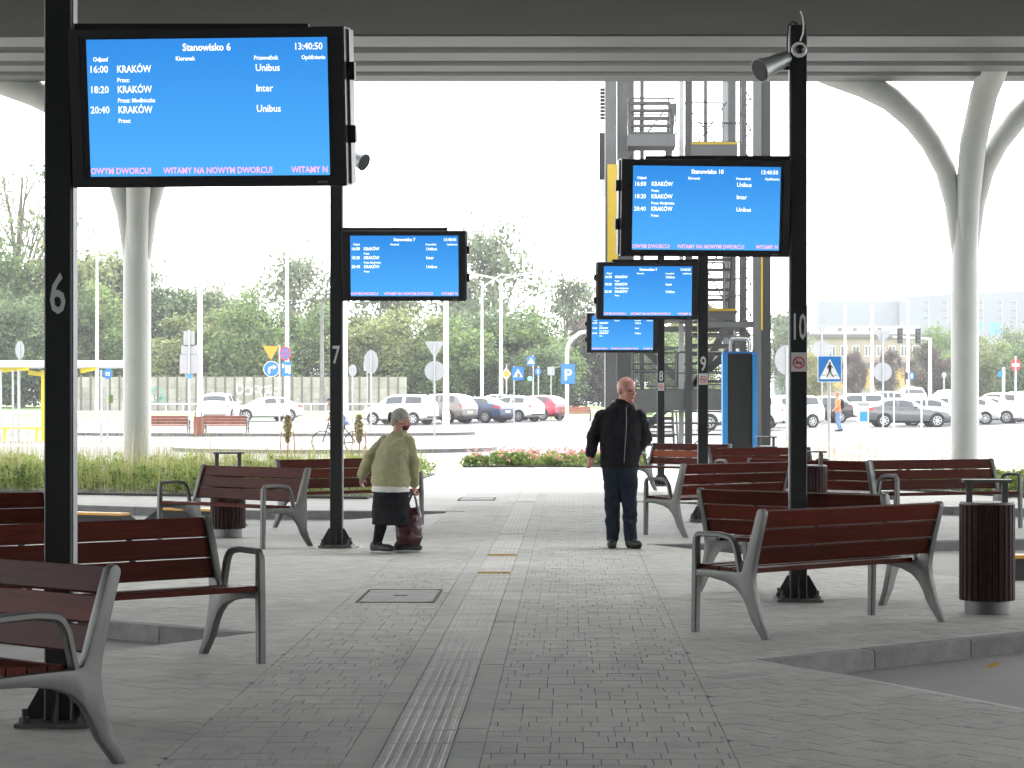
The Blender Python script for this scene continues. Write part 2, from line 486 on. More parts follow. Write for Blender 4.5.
# walkway: herringbone of small blocks between two long joints, border slabs along the tactile strip
WX0, WX1 = -1.76, 0.73
def courses(x0, x1, y0, y1):
    """courses of concrete blocks in three lengths"""
    y = y0
    while y < y1:
        x = x0 - rb.choice((0, 0.075, 0.11))
        while x < x1:
            L = rb.choice((0.075, 0.15, 0.15, 0.15, 0.225))
            u0, u1 = max(x, x0), min(x + L, x1)
            if u1 - u0 > 0.02: blocks.append([(u0, y), (u1, y), (u1, y + 0.157), (u0, y + 0.157)])
            x += L
        y += 0.157
SX0, SX1, BW = -0.838, -0.532, 0.147
courses(WX0, SX0 - BW, 8.6, 33.0)
courses(SX1 + BW, WX1, 8.6, 33.0)
for x0, x1 in ((SX0 - BW, SX0), (SX1, SX1 + BW)):
    y = 8.6
    while y < 47:
        blocks.append([(x0, y), (x1, y), (x1, y + 0.42), (x0, y + 0.42)]); y += 0.42
# outer paving, laid parallel to the sawtooth kerbs
def rows(reg, rot, ymax):
    q = Matrix.Rotation(rot, 2); qi = Matrix.Rotation(-rot, 2)
    loc = [qi @ Vector(p) for p in reg]
    u0, u1 = min(p.x for p in loc), max(p.x for p in loc); v0, v1 = min(p.y for p in loc), max(p.y for p in loc)
    Hh = 0.128
    j = 0; v = v0
    while v < v1:
        u = u0 - rb.uniform(0, 0.2)
        while u < u1:
            L = rb.choice((0.13, 0.2, 0.2, 0.26))
            pts = [tuple(q @ Vector(p)) for p in ((u, v), (u + L, v), (u + L, v + Hh), (u, v + Hh))]
            if 8.6 < pts[0][1] < ymax:
                pp = clip_poly(pts, reg)
                if len(pp) >= 3 and area(pp) > 0.0015: blocks.append(pp)
            u += L
        v += Hh; j += 1
rows([(WX1, 8), (3.9, 8), A1, (WX1, 13.4)], R(39), 24)
rows([(WX1, 13.4), A1, (4.7, 15.96), (4.9, 16.9), A2, (WX1, 23.9)], R(39), 24)
rows([(WX0, 8), (WX0, 14.85), B1, (-6.6, 8)], R(-41), 24)
rows([(WX0, 14.85), (WX0, 26), (-7.4, 26), (-7.4, 19), (-3.44, 15.6), B1], R(-41), 23)
def bY(p): return sum(q[1] for q in p) / len(p)
def vis(p):
    y = bY(p); x = sum(q[0] for q in p) / len(p)
    px = VX + x * FPX / y
    return 0 <= px <= 1024 and y > 9.18
order = sorted(blocks, key=lambda p: (0 if vis(p) else 1, -area(p) / bY(p) ** 3))
single, rest = order[:300], order[300:]
for p in single:
    cx = sum(q[0] for q in p) / len(p); cy = bY(p)
    vs, fs = block_geo([(x - cx, y - cy) for x, y in p], rb.choice((0.0010, 0.0013, 0.0016, 0.0024)), rb.uniform(-0.0016, 0.0008))
    m = MB(); m.add(vs, fs)
    o = m.build('paving_block', M_block, pave); o.location = (cx, cy, 0)
m = MB()
for p in rest:
    vs, fs = block_geo(p, rb.choice((0.0010, 0.0013, 0.0016, 0.0024)), rb.uniform(-0.0016, 0.0008)); m.add(vs, fs)
o = m.build('paving_blocks', M_block, pave); tag(o, kind='stuff')
def jsheet(mm):
    mm.add([(WX0, 8.6, -0.0065), (WX1, 8.6, -0.0065), (WX1, 33, -0.0065), (WX0, 33, -0.0065)], [(0, 1, 2, 3)])
part('joint_sand', M_joint, pave, jsheet)
def jsheet2(mm):
    for reg in ([(WX1, 8.6), (3.6, 8.6), A1, (4.7, 15.96), (4.9, 16.9), A2, (WX1, 23.9)], [(WX0, 8.6), (WX0, 22.9), (-6.9, 22.9), (-7.3, 18.9), (-3.44, 15.6), B1, (-6.1, 8.6)]):
        n = len(reg); mm.add([(x, y, -0.0062) for x, y in reg], [tuple(range(n))])
part('joint_sand', M_joint, pave, jsheet2)
def walkfar(mm):
    mm.add([(WX0, 33.02, -0.004), (SX0 - BW, 33.02, -0.004), (SX0 - BW, 52.5, -0.004), (WX0, 52.5, -0.004)], [(0, 1, 2, 3)])
    mm.add([(SX1 + BW, 33.02, -0.004), (WX1, 33.02, -0.004), (WX1, 52.5, -0.004), (SX1 + BW, 52.5, -0.004)], [(0, 1, 2, 3)])
part('walkway_far', M_pave2, pave, walkfar)
# ramps that bring the paving down to the lane at each notch
def ramp(tip, nd, kd, ln, w=0.6):
    n_ = Vector(nd).normalized(); k_ = Vector(kd).normalized(); t_ = Vector(tip)
    p = [t_, t_ + n_ * ln, t_ + n_ * ln + k_ * w, t_ + k_ * w]
    mm = MB(); mm.add([(p[0].x, p[0].y, -0.009), (p[1].x, p[1].y, -0.009), (p[2].x, p[2].y, -0.118), (p[3].x, p[3].y, -0.118)], [(0, 1, 2, 3) if nd[0] * kd[1] - nd[1] * kd[0] > 0 else (3, 2, 1, 0)])
    tag(mm.build('paved_ramp', M_pave), kind='structure')
ramp(A1, (4.4 - 1.13, 7 - 13.07), (3.57, 2.89), 7.5)
ramp(A2, (4.9 - 0.85, 16.9 - 23.8), (5.85, 1.25), 7.9, 0.9)
ramp(B1, (-7.4 + 2.12, 7 - 14.6), (-1.32, 1.0), 9.0, 0.75)
ramp(B2, (-5.4 + 1.5, 25.6 - 31.1), (-2.92, 0.25), 6.7, 0.9)
# kerb stones
def kerb_run(pts, w=0.13, side=1):
    k = empty('kerb'); tag(k, kind='structure')
    P = [Vector(p) for p in pts]
    for p, q in zip(P, P[1:]):
        d = q - p; L = d.length; t = d / L; nrm = Vector((t.y, -t.x)) * side
        n = max(1, round(L / 1.0)); st = L / n
        for i in range(n):
            c = p + t * (st * (i + 0.5)) + nrm * (w / 2 + 0.002)
            mm = MB()
            mm.bar((-st / 2 + 0.004, 0, -0.13), (st / 2 - 0.004, 0, -0.13), w, 0.264, 0.014)
            o = mm.build('kerb_stone', M_kerb, k); o.location = (c.x, c.y, rb.uniform(-0.003, 0.003)); o.rotation_euler = (0, 0, math.atan2(t.y, t.x))
    return k
kerb_run([A1, (4.7, 15.96), (4.95, 16.4)])
kerb_run([A2, (6.7, 25.05), (7.2, 26.3)])
kerb_run([A3, (5.1, 33.0), (6.6, 32.0), (9.0, 30.8), (16, 30)])
kerb_run([B1, (-3.44, 15.6), (-4.2, 15.35), (-5.6, 15.0)], side=-1)
kerb_run([B2, (-4.42, 31.35), (-7.5, 33.0), (-12, 36.0), (-18, 40)], side=-1)
kerb_run([(-18, 52.6), (16, 52.6)], w=0.12, side=-1)

# tactile guiding strip: ribbed tiles, two rows with worn yellow dots
ts = empty('tactile_strip'); tag(ts, kind='structure')
TL = 0.40
def tile_mesh(dots=False):
    mm = MB(); w = SX1 - SX0
    mm.box((0, 0, -0.007), (w - 0.006, TL - 0.004, 0.018))
    if dots:
        for i in range(7):
            for j in range(4):
                mm.lathe([(0.016, 0), (0.015, 0.004), (0.010, 0.0055)], (-w / 2 + 0.025 + i * 0.0427, -TL / 2 + 0.05 + j * 0.1, 0.002), 8)
    else:
        for i in range(6):
            x = -w / 2 + 0.034 + i * 0.0476
            z0, z1 = 0.002, 0.0052
            y0, y1 = -TL / 2 + 0.012, TL / 2 - 0.012
            mm.add([(x - 0.014, y0, z0), (x + 0.014, y0, z0), (x + 0.014, y1, z0), (x - 0.014, y1, z0),
                    (x - 0.009, y0 + 0.006, z1), (x + 0.009, y0 + 0.006, z1), (x + 0.009, y1 - 0.006, z1), (x - 0.009, y1 - 0.006, z1)],
                   [(4, 5, 6, 7), (0, 1, 5, 4), (1, 2, 6, 5), (2, 3, 7, 6), (3, 0, 4, 7)])
    return mm.mesh('tactile_tile', M_tact)
me_t, me_d = tile_mesh(), tile_mesh(True)
y = 8.6; k = 0
while y < 52.4:
    dots = any(abs(y + TL / 2 - q) < TL / 2 for q in (25.4, 34.0))
    o = mesh_obj('tactile_tile', me_d if dots else me_t, ts); o.location = ((SX0 + SX1) / 2, y + TL / 2, rb.uniform(-0.001, 0.001)); o.rotation_euler = (0, 0, rb.uniform(-0.002, 0.002))
    y += TL; k += 1
for yy in (19.6, 21.9):
    mm = MB()
    for i in range(8):
        mm.lathe([(0.019, 0), (0.017, 0.006), (0.010, 0.009)], (SX0 + 0.022 + i * 0.0374, yy, 0.006), 8)
        mm.lathe([(0.019, 0), (0.017, 0.006), (0.010, 0.009)], (SX0 + 0.022 + i * 0.0374, yy + 0.11, 0.006), 8)
    mm.build('yellow_stud_row', M_yellowdot, ts)

# inspection covers
M_cover = mat('cover_infill', (0.27, 0.275, 0.26), 0.85, var=0.2, vscale=5, bump=0.2, bscale=90)
def cover(x, y, w, d, label):
    t = empty('manhole_cover', (x, y, 0), 0, label, 'manhole cover')
    def fr(m):
        for sx, sy, cx, cy in ((w, 0.02, 0, -d / 2), (w, 0.02, 0, d / 2), (0.02, d - 0.022, -w / 2 + 0.01, 0), (0.02, d - 0.022, w / 2 - 0.01, 0)):
            m.box((cx, cy, -0.002), (sx, sy, 0.012))
    part('frame', M_under, t, fr)
    part('lid', M_cover, t, lambda m: m.prism([(sx * (w / 2 - 0.03 - (0.05 if i % 2 else 0)), sy * (d / 2 - 0.03 - (0 if i % 2 else 0.07))) for sx, sy, i in
         ((1, -1, 0), (1, 1, 0), (1, 1, 1), (-1, 1, 1), (-1, 1, 0), (-1, -1, 0), (-1, -1, 1), (1, -1, 1))], -0.006, 0.0035))
    part('lifting_slot', M_under, t, lambda m: m.box((0, 0, 0.003), (0.11, 0.08, 0.004)))
cover(-1.36, 17.36, 0.62, 1.14, 'square inspection cover with a centre slot set in the paving near the olive cardigan wearer')
cover(-1.5, 35.1, 0.6, 0.9, 'pale inspection cover in the paving beside the end of the hedge')

# ------------------------------------------------------------------ canopy
can = empty('station_canopy', (0, 47, 0), 0, 'grey concrete canopy roof spanning high over the whole platform', 'canopy')
RZ = 8.54
def soff(m, ys):
    # shallow vault: droops toward both long edges, curls up at the far lip
    xs = [-20, -17, -14, -11, -8, -4, 0, 4, 8, 11, 14, 17, 20]
    lip = [(-105, -0.16), (-10.5, -0.15), (-9.0, -0.12), (-7.8, -0.075), (-6.9, -0.03), (-6.3, 0.0)]
    def zz(x, y):
        for (a, za), (c, zc) in zip(lip, lip[1:]):
            if a <= y <= c: d = za + (zc - za) * (y - a) / (c - a)
        return RZ - 0.0016 * max(0, abs(x) - 5) ** 2 + d
    n, q = len(xs), len(ys)
    vs = [(x, y, zz(x, y)) for y in ys for x in xs] + [(x, y, RZ + 0.7) for y in ys for x in xs]
    fs = []; T = n * q
    for j in range(q - 1):
        for i in range(n - 1):
            a = j * n + i
            fs += [(a, a + n, a + n + 1, a + 1), (T + a, T + a + 1, T + a + n + 1, T + a + n)]
        a = j * n; fs += [(a, T + a, T + a + n, a + n), (a + n - 1, a + 2 * n - 1, T + a + 2 * n - 1, T + a + n - 1)]
    for i in range(n - 1):
        a = (q - 1) * n + i; fs += [(i, i + 1, T + i + 1, T + i), (a, T + a, T + a + 1, a + 1)]
    m.add(vs, fs)
# two vaults; unseen open joint added between them to light the paving below
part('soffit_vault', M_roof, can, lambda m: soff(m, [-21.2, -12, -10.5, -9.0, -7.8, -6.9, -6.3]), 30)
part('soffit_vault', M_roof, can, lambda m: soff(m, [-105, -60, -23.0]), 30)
part('edge_trim', M_rib, can, lambda m: m.box((0, -6.24, RZ + 0.12), (40, 0.10, 0.30)))
for y0, y1, dz in ((-5.95, -4.55, 0.02), (-4.25, -2.95, 0.0), (-2.65, -1.55, 0.0), (-1.30, -0.15, 0.0)):
    def rib(m, y0=y0, y1=y1, dz=dz):
        z = RZ + dz
        sec = [(y0, z + 0.05), (y0 + 0.06, z), (y1 - 0.25, z), (y1, z + 0.10), (y1, z + 0.55), (y0, z + 0.55)]
        vs = [(x, y, q) for x in (-20, 20) for y, q in sec]; n = len(sec)
        m.add(vs, [(i, n + i, n + (i + 1) % n, (i + 1) % n) for i in range(n)] + [tuple(range(n)), tuple(reversed(range(n, 2 * n)))])
    part('rib', M_rib, can, rib)

def column(x, y, label, zs):
    t = empty('branching_column', (x, y, 0), 0, label, 'column', 'columns carrying the canopy edge')
    part('trunk', M_col, t, lambda m: m.tube([(0, 0, -0.1), (0, 0, zs - 1.2), (0, 0, zs + 0.3), (0, 0, zs + 0.9)], [0.30, 0.298, 0.285, 0.16], 28), 40)
    part('collar', M_col, t, lambda m: m.tube([(0, 0, 3.4), (0, 0, 3.43)], [0.303, 0.303], 28), 40)
    for sx in (-1, 1):
        pts = [(0.06 * sx, 0, zs - 1.6), (0.13 * sx, 0, zs - 0.6), (0.24 * sx, 0, zs + 0.5), (0.42 * sx, 0, zs + 1.25), (0.72 * sx, 0, zs + 1.85), (1.10 * sx, 0, zs + 2.35), (1.6 * sx, 0, zs + 2.8), (2.2 * sx, 0, zs + 3.12), (2.95 * sx, 0, zs + 3.42), (3.9 * sx, 0, zs + 3.95)]
        part('branch', M_col, t, lambda m: m.tube(pts, [0.10, 0.16, 0.205, 0.23, 0.245, 0.26, 0.28, 0.30, 0.33, 0.34], 20), 50)
    part('branch', M_col, t, lambda m: m.tube([(0.02, -0.05, zs - 1.0), (0.05, -0.1, zs + 0.6), (0.12, -0.3, zs + 1.8), (0.28, -0.7, zs + 2.8), (0.45, -1.2, zs + 3.45)], [0.22, 0.27, 0.29, 0.30, 0.32], 20), 50)
    return t
column(gx(138, 47), 46.9, 'white concrete branching column standing in the grassy hedge bed', 5.2)
column(gx(964, 47), 46.9, 'white concrete branching column behind the bench beside the car park', 5.4)

# unseen dark hall added behind the camera to block light from the rear
added_hall = empty('added_shade_hall', (0, -9, 0), 0, 'unseen dark glazed hall added behind the camera to block light', 'building')
M_addedg = mat('added_hall_glazing', (0.03, 0.035, 0.035), 0.2); M_addedf = mat('added_hall_frame', (0.08, 0.08, 0.08), 0.5, 0.3)
part('wall', M_addedf, added_hall, lambda m: m.box((0, -4, 4.2), (60, 8, 8.4)))
for k in range(20):
    w_ = part('window', M_addedf, added_hall, lambda m: m.box((-28.5 + k * 3, 0.06, 4.0), (2.9, 0.1, 7.6)))
    part('pane', M_addedg, w_, lambda m: m.box((-28.5 + k * 3, 0.13, 4.0), (2.7, 0.03, 7.4)))

# ================================================================== DISPLAY POLES
def text_mesh(body, size, bold=0.0, align='LEFT'):
    c = bpy.data.curves.new('text', 'FONT'); c.body = body; c.size = size; c.align_x = align; c.offset = bold * size; c.resolution_u = 2
    o = bpy.data.objects.new('text', c); COL.objects.link(o)
    dg = bpy.context.evaluated_depsgraph_get()
    me = bpy.data.meshes.new_from_object(o.evaluated_get(dg))
    bpy.data.objects.remove(o); bpy.data.curves.remove(c)
    return me
def text_obj(name, body, size, m, parent, loc, bold=0.0, align='LEFT', rot=(R(90), 0, 0), maxw=None, sx=1.0):
    me = text_mesh(body, size, bold, align); me.materials.clear(); me.materials.append(m)
    o = mesh_obj(name, me, parent); o.location = loc; o.rotation_euler = rot
    if sx != 1.0: o.scale = (sx, 1, 1)
    return o

PH = 4.53
def display_pole(x, y, num, side, yaw, label, horn=False, dome=False, sticker=True, mz=3.09, nz=1.99):
    t = empty('display_pole', (x, y, 0), 0, label, 'display pole', 'display poles along the platform')
    w = 0.132; dd = 0.11
    part('post', M_pole, t, lambda m: m.bar((0, 0, 0.02), (0, 0, PH), w, dd, 0.006, up=(0, 1, 0)))
    part('lit_side_strip', M_caseside, t, lambda m: m.box((-side * 0 + (w / 2 + 0.002) * side, 0.01, 2.3), (0.006, dd * 0.8, 4.4)))  # lighter grey strip paints the light caught by the post's side face
    part('base_plate', M_plate, t, lambda m: m.box((0, 0, 0.012), (0.36, 0.36, 0.02), R(0)))
    for k in range(4):
        q = Matrix.Rotation(k * math.pi / 2, 3, 'Z')
        def gus(m):
            h0 = w / 2 if k % 2 == 0 else dd / 2
            pr = [(h0, 0.022), (0.165, 0.022), (0.165, 0.06), (h0 + 0.02, 0.20), (h0, 0.20)]
            vs = [q @ Vector((r, s, z)) for s in (-0.007, 0.007) for r, z in pr]; n = 5
            m.add(vs, [tuple(range(n)), tuple(reversed(range(n, 2 * n)))] + [(i, n + i, n + (i + 1) % n, (i + 1) % n) for i in range(n)])
        part('gusset', M_black, t, gus)
    for sx in (-1, 1):
        for sy in (-1, 1):
            def bolt(m):
                m.cyl((0.14 * sx, 0.14 * sy, 0.035), 0.024, 0.03, 6)
                m.cyl((0.14 * sx, 0.14 * sy, 0.065), 0.012, 0.05, 8)
            part('anchor_bolt', M_black, t, bolt)
    # number and sticker on the face toward the walkway
    text_obj('stand_number', num, 0.275 if len(num) == 1 else 0.29, M_num, t, (0, -dd / 2 - 0.002, nz), 0.012, 'CENTER', sx=0.62 if len(num) == 1 else 0.43)
    if sticker:
        def stk(m): m.box((0, -dd / 2 - 0.002, 1.88), (0.118, 0.004, 0.15))
        s = part('no_smoking_sticker', M_sticker, t, stk)
        def ring(m):
            n = 24
            for r0, r1 in ((0.038, 0.048),):
                vs = []
                for k in range(n):
                    g = 2 * math.pi * k / n
                    vs += [(r0 * math.cos(g), -dd / 2 - 0.006, 1.875 + r0 * math.sin(g)), (r1 * math.cos(g), -dd / 2 - 0.006, 1.875 + r1 * math.sin(g))]
                m.add(vs, [(2 * k, 2 * k + 1, (2 * k + 3) % (2 * n), (2 * k + 2) % (2 * n)) for k in range(n)])
            m.bar((-0.03, -dd / 2 - 0.007, 1.905), (0.03, -dd / 2 - 0.007, 1.845), 0.008, 0.002, up=(0, 1, 0))
        part('red_ring', M_red, s, ring)
        def cig(m): m.box((0, -dd / 2 - 0.0055, 1.873), (0.05, 0.002, 0.011))
        part('cigarette', M_sblack, s, cig)
    # the monitor hangs beside the post, tipped slightly toward the viewer
    mw, mh, md = 1.335, 0.755, 0.20
    cx = side * (w / 2 + 0.012 + mw / 2)
    mon = empty('monitor', (cx, -0.05, mz)); mon.parent = t
    mon.rotation_euler = (R(7), 0, yaw)
    del_ = None
    box = MB()
    box.bar((-mw / 2, 0, 0), (mw / 2, 0, 0), md, mh, 0.012)
    case = box.build('case', M_case, t); case.location = mon.location; case.rotation_euler = mon.rotation_euler
    bpy.data.objects.remove(mon)
    f = -md / 2 - 0.003
    part('front_bezel', M_black, case, lambda m: [m.box((0, f, 0.356), (mw - 0.01, 0.008, 0.035)), m.box((0, f, -0.356), (mw - 0.01, 0.008, 0.035)),
         m.box((-mw / 2 + 0.03, f, 0), (0.05, 0.008, 0.676)), m.box((mw / 2 - 0.03, f, 0), (0.05, 0.008, 0.676))])
    for sx in (-1, 1):
        part('side_panel', M_caseside, case, lambda m: m.box((sx * (mw / 2 + 0.006), 0.035, 0), (0.012, md * 0.62, mh - 0.02)))
    fs = -side if False else side
    for zz in (0.17, -0.13):
        part('latch', M_black, case, lambda m: m.box((fs * (mw / 2 + 0.022), -0.02, zz), (0.03, 0.05, 0.085)))
    sw, sh = 1.165, 0.652
    part('screen', M_screen, case, lambda m: m.box((0.004, -md / 2 + 0.001, 0.002), (sw, 0.006, sh)))
    sy = -md / 2 - 0.0045
    def tx(u, v, body, size, m=M_stext, bold=0.012, al='LEFT', q=0.9):
        text_obj('screen_text', body, size, m, case, (-sw / 2 + u * sw, sy, sh / 2 - v * sh), bold, al, sx=q)
    tx(0.505, 0.085, 'Stanowisko ' + num, 0.048, bold=0.02, al='CENTER')
    tx(0.985, 0.085, '13:40:50', 0.045, bold=0.014, al='RIGHT')
    tx(0.03, 0.155, 'Odjazd', 0.028, bold=0.02)
    tx(0.375, 0.155, 'Kierunek', 0.028, bold=0.02)
    tx(0.70, 0.155, 'Przewoźnik', 0.027, bold=0.02)
    tx(0.995, 0.155, 'Opóźnienie', 0.0265, bold=0.02, al='RIGHT')
    for i, (tm, via, op) in enumerate((('16:00', 'Przez:', 'Unibus'), ('18:20', 'Przez: Modlniczka', 'Inter'), ('20:40', 'Przez:', 'Unibus'))):
        v = 0.237 + i * 0.148
        tx(0.012, v, tm, 0.047); tx(0.128, v, 'KRAKÓW', 0.047, bold=0.018, q=0.80); tx(0.705, v, op, 0.047)
        tx(0.128, v + 0.07, via, 0.028, bold=0.02)
    tx(0.004, 0.978, 'OWYM DWORCU!', 0.042, M_spink, 0.022, q=0.84); tx(0.31, 0.978, 'WITAMY NA NOWYM DWORCU!', 0.042, M_spink, 0.022, q=0.835); tx(0.996, 0.978, 'WITAMY N', 0.042, M_spink, 0.022, 'RIGHT', q=0.84)
    part('maker_badge', M_caseside, case, lambda m: m.box((sw / 2 - 0.03, f - 0.006, -0.356), (0.05, 0.003, 0.012)))
    # bracket tube over the top edge
    part('bracket', M_black, t, lambda m: m.box((side * 0.63, 0.02, mz + 0.385 + 0.014), (1.15, 0.06, 0.034)))
    if horn:
        h = empty('horn', (side * 0.0, 0, 0))
        bpy.data.objects.remove(h)
        def hb(m):
            d = Vector((side * 0.80, -0.45, -0.42)).normalized()
            p = Vector((side * 0.10, -0.02, 4.27))
            m.tube([p - d * 0.02, p + d * 0.08, p + d * 0.17, p + d * 0.27, p + d * 0.265], [0.055, 0.07, 0.075, 0.10, 0.07], 18)
        sp = part('loudspeaker', M_grey, t, hb, 35)
        part('speaker_mouth', M_black, t, lambda m: (lambda d, q: m.tube([q + d * 0.271, q + d * 0.276], [0.088, 0.088], 18))(Vector((side * 0.80, -0.45, -0.42)).normalized(), Vector((side * 0.10, -0.02, 4.27))), 35)
        part('speaker_bracket', M_black, t, lambda m: m.bar((side * 0.04, 0, 4.20), (side * 0.2, -0.05, 4.19), 0.02, 0.03))
    if dome:
        part('camera_dome', M_swhite, t, lambda m: m.lathe([(0.06, -0.0), (0.062, 0.02), (0.055, 0.04)], (0, 0, 0), 18)).matrix_local = Matrix.Translation((0.0, -0.06, 4.33)) @ Matrix.Rotation(R(90), 4, 'X')
        part('camera_eye', M_black, t, lambda m: m.ellipsoid((0.004, -0.10, 4.33), (0.036, 0.036, 0.036), 14, 10), 60)
        part('cable', M_swhite, t, lambda m: m.tube([(0.01, -0.07, 4.40), (0.03, -0.09, 4.46), (0.035, -0.08, 4.53), (0.03, -0.06, 4.59), (0.015, -0.04, 4.64)], 0.006, 6), 60)
        part('cable', M_black, t, lambda m: m.tube([(-0.085, -0.04, 4.20), (-0.09, -0.04, 4.40), (-0.08, -0.04, 4.52), (-0.05, -0.04, 4.56), (-0.01, -0.03, 4.54)], 0.008, 6), 60)
    return t
display_pole(-2.470, 10.44, '6', 1, R(-4), 'dark steel pole marked 6 whose screen reads Stanowisko 6', sticker=False, mz=2.98)
display_pole(-2.525, 23.35, '7', 1, R(0), 'dark steel pole marked 7 with a loudspeaker, beside the olive cardigan wearer', horn=True, sticker=False, mz=3.05)
display_pole(gx(798, 16.95), 16.95, '10', -1, R(6), 'dark steel pole marked 10 carrying a screen, a loudspeaker and a camera dome', horn=True, dome=True, nz=2.06)
display_pole(gx(703, 28.5), 28.5, '9', -1, R(3), 'dark steel pole marked 9 behind the bald walker, no smoking sticker below its number', mz=3.05)
display_pole(gx(661, 40.9), 40.9, '8', -1, R(2), 'dark steel pole marked 8 at the bench with the orange slat', mz=2.91)

# ================================================================== BENCHES
BL, BD = 1.79, 0.69
def ribbon(m, pts, widths, x, th):
    """flat bar following a path in the (y,z) plane, extruded along x"""
    P = [Vector(p) for p in pts]
    L = []; Rr = []
    for i, p in enumerate(P):
        t = (P[min(i + 1, len(P) - 1)] - P[max(i - 1, 0)]).normalized(); n = Vector((-t.y, t.x))
        wv = widths[i] / 2
        L.append(p + n * wv); Rr.append(p - n * wv)
    out = []
    n = len(P)
    vs = []
    c = min(0.008, th * 0.2)
    for i in range(n):
        a, b_ = L[i], Rr[i]
        d = (b_ - a).normalized() * c if (b_ - a).length > 3 * c else Vector((0, 0))
        vs += [(x - th / 2 + c, a.x, a.y), (x + th / 2 - c, a.x, a.y), (x + th / 2, (a + d).x, (a + d).y), (x + th / 2, (b_ - d).x, (b_ - d).y),
               (x + th / 2 - c, b_.x, b_.y), (x - th / 2 + c, b_.x, b_.y), (x - th / 2, (b_ - d).x, (b_ - d).y), (x - th / 2, (a + d).x, (a + d).y)]
    fs = []
    for i in range(n - 1):
        for k in range(8):
            fs.append((i * 8 + k, i * 8 + (k + 1) % 8, (i + 1) * 8 + (k + 1) % 8, (i + 1) * 8 + k))
    fs += [tuple(range(8)), tuple(reversed(range((n - 1) * 8, n * 8)))]
    m.add(vs, fs)
def arc_pts(pts, r=0.05, k=4):
    """round the inner corners of a path"""
    P = [Vector(p) for p in pts]; out = [P[0]]
    for a, b_, c in zip(P, P[1:], P[2:]):
        u = (a - b_); v = (c - b_); rr = min(r, u.length * 0.45, v.length * 0.45)
        p0 = b_ + u.normalized() * rr; p1 = b_ + v.normalized() * rr
        for i in range(k + 1):
            t = i / k; out.append((1 - t) ** 2 * p0 + 2 * t * (1 - t) * b_ + t * t * p1)
    out.append(P[-1]); return out
def outline(name, pts, x, th, keep, parent):
    """flat casting cut from an outline in the (y,z) plane, its long edges bevelled"""
    bm = bmesh.new()
    n = len(pts)
    A_ = [bm.verts.new((x - th / 2, a_, c_)) for a_, c_ in pts]; B_ = [bm.verts.new((x + th / 2, a_, c_)) for a_, c_ in pts]
    bm.faces.new(A_[::-1]); bm.faces.new(B_)
    for i in range(n): bm.faces.new((A_[i], A_[(i + 1) % n], B_[(i + 1) % n], B_[i]))
    bm.normal_update()
    bm.edges.ensure_lookup_table()
    sharp = [e for L in (A_, B_) for i in range(n) if i not in keep for e in L[i].link_edges if L[(i + 1) % n] in e.verts]
    bmesh.ops.bevel(bm, geom=sharp, offset=0.009, segments=2, profile=0.6, affect='EDGES')
    bmesh.ops.recalc_face_normals(bm, faces=bm.faces)
    me = bpy.data.meshes.new(name); bm.to_mesh(me); bm.free()
    me.materials.append(M_alu); me.polygons.foreach_set('use_smooth', [True] * len(me.polygons)); me.set_sharp_from_angle(angle=R(40))
    return mesh_obj(name, me, parent)
def make_bench():
    t = empty('bench')
    for sx in (-1, 1):
        x = sx * BL / 2
        fr = outline('side_frame', [(0.270, 0.845), (0.20, 0.64), (0.150, 0.48), (0.128, 0.440), (0.09, 0.428), (-0.05, 0.430), (-0.305, 0.430), (-0.305, 0.385), (-0.16, 0.378), (-0.02, 0.357), (0.07, 0.322), (0.13, 0.27), (0.165, 0.22),
                     (0.262, 0.22), (0.236, 0.31), (0.224, 0.39), (0.236, 0.48), (0.272, 0.62), (0.330, 0.82), (0.328, 0.842), (0.312, 0.858), (0.288, 0.858)], x, 0.050, (12,), t)
        outline('rear_leg', [(0.165, 0.2195), (0.215, 0.12), (0.312, 0.0), (0.362, 0.0), (0.300, 0.11), (0.262, 0.2195)], x, 0.050, (5,), fr)
        part('front_leg', M_alu, fr, lambda m: ribbon(m, [(-0.335, 0.0), (-0.328, 0.40), (-0.327, 0.62), (-0.322, 0.645)], [0.046, 0.054, 0.044, 0.036], x, 0.0506), 35)
        part('armrest', M_alu, fr, lambda m: ribbon(m, arc_pts([(-0.325, 0.60), (-0.318, 0.668), (-0.10, 0.672), (0.015, 0.655), (0.055, 0.60), (0.105, 0.40)], 0.035), [0.036] * 23, x, 0.046), 35)
    w = BL - 0.048
    d = Vector((0, 0.075, 0.218)).normalized(); nn = Vector((0, d.z, -d.y))
    for i in range(3):
        c = Vector((0, 0.293, 0.79)) - d * (i * 0.131)
        mm = MB(); mm.bar((-w / 2, 0, 0), (w / 2, 0, 0), 0.034, 0.119, 0.004, up=d)
        o = mm.build('back_slat', M_wood, t); o.location = c
    for i in range(4):
        c = Vector((0, -0.285 + i * 0.105, 0.448 - 0.006 * i))
        mm = MB(); mm.bar((-w / 2, 0, 0), (w / 2, 0, 0), 0.096, 0.034, 0.005)
        o = mm.build('seat_slat', M_wood, t); o.location = c
    for sx in (-0.35, 0.35):
        part('slat_strap', M_under, t, lambda m: m.bar(Vector((sx, 0.310, 0.835)), Vector((sx, 0.205, 0.50)), 0.04, 0.004, up=(0, 1, 0)))
    return t
bench0 = make_bench(); _first = [True]
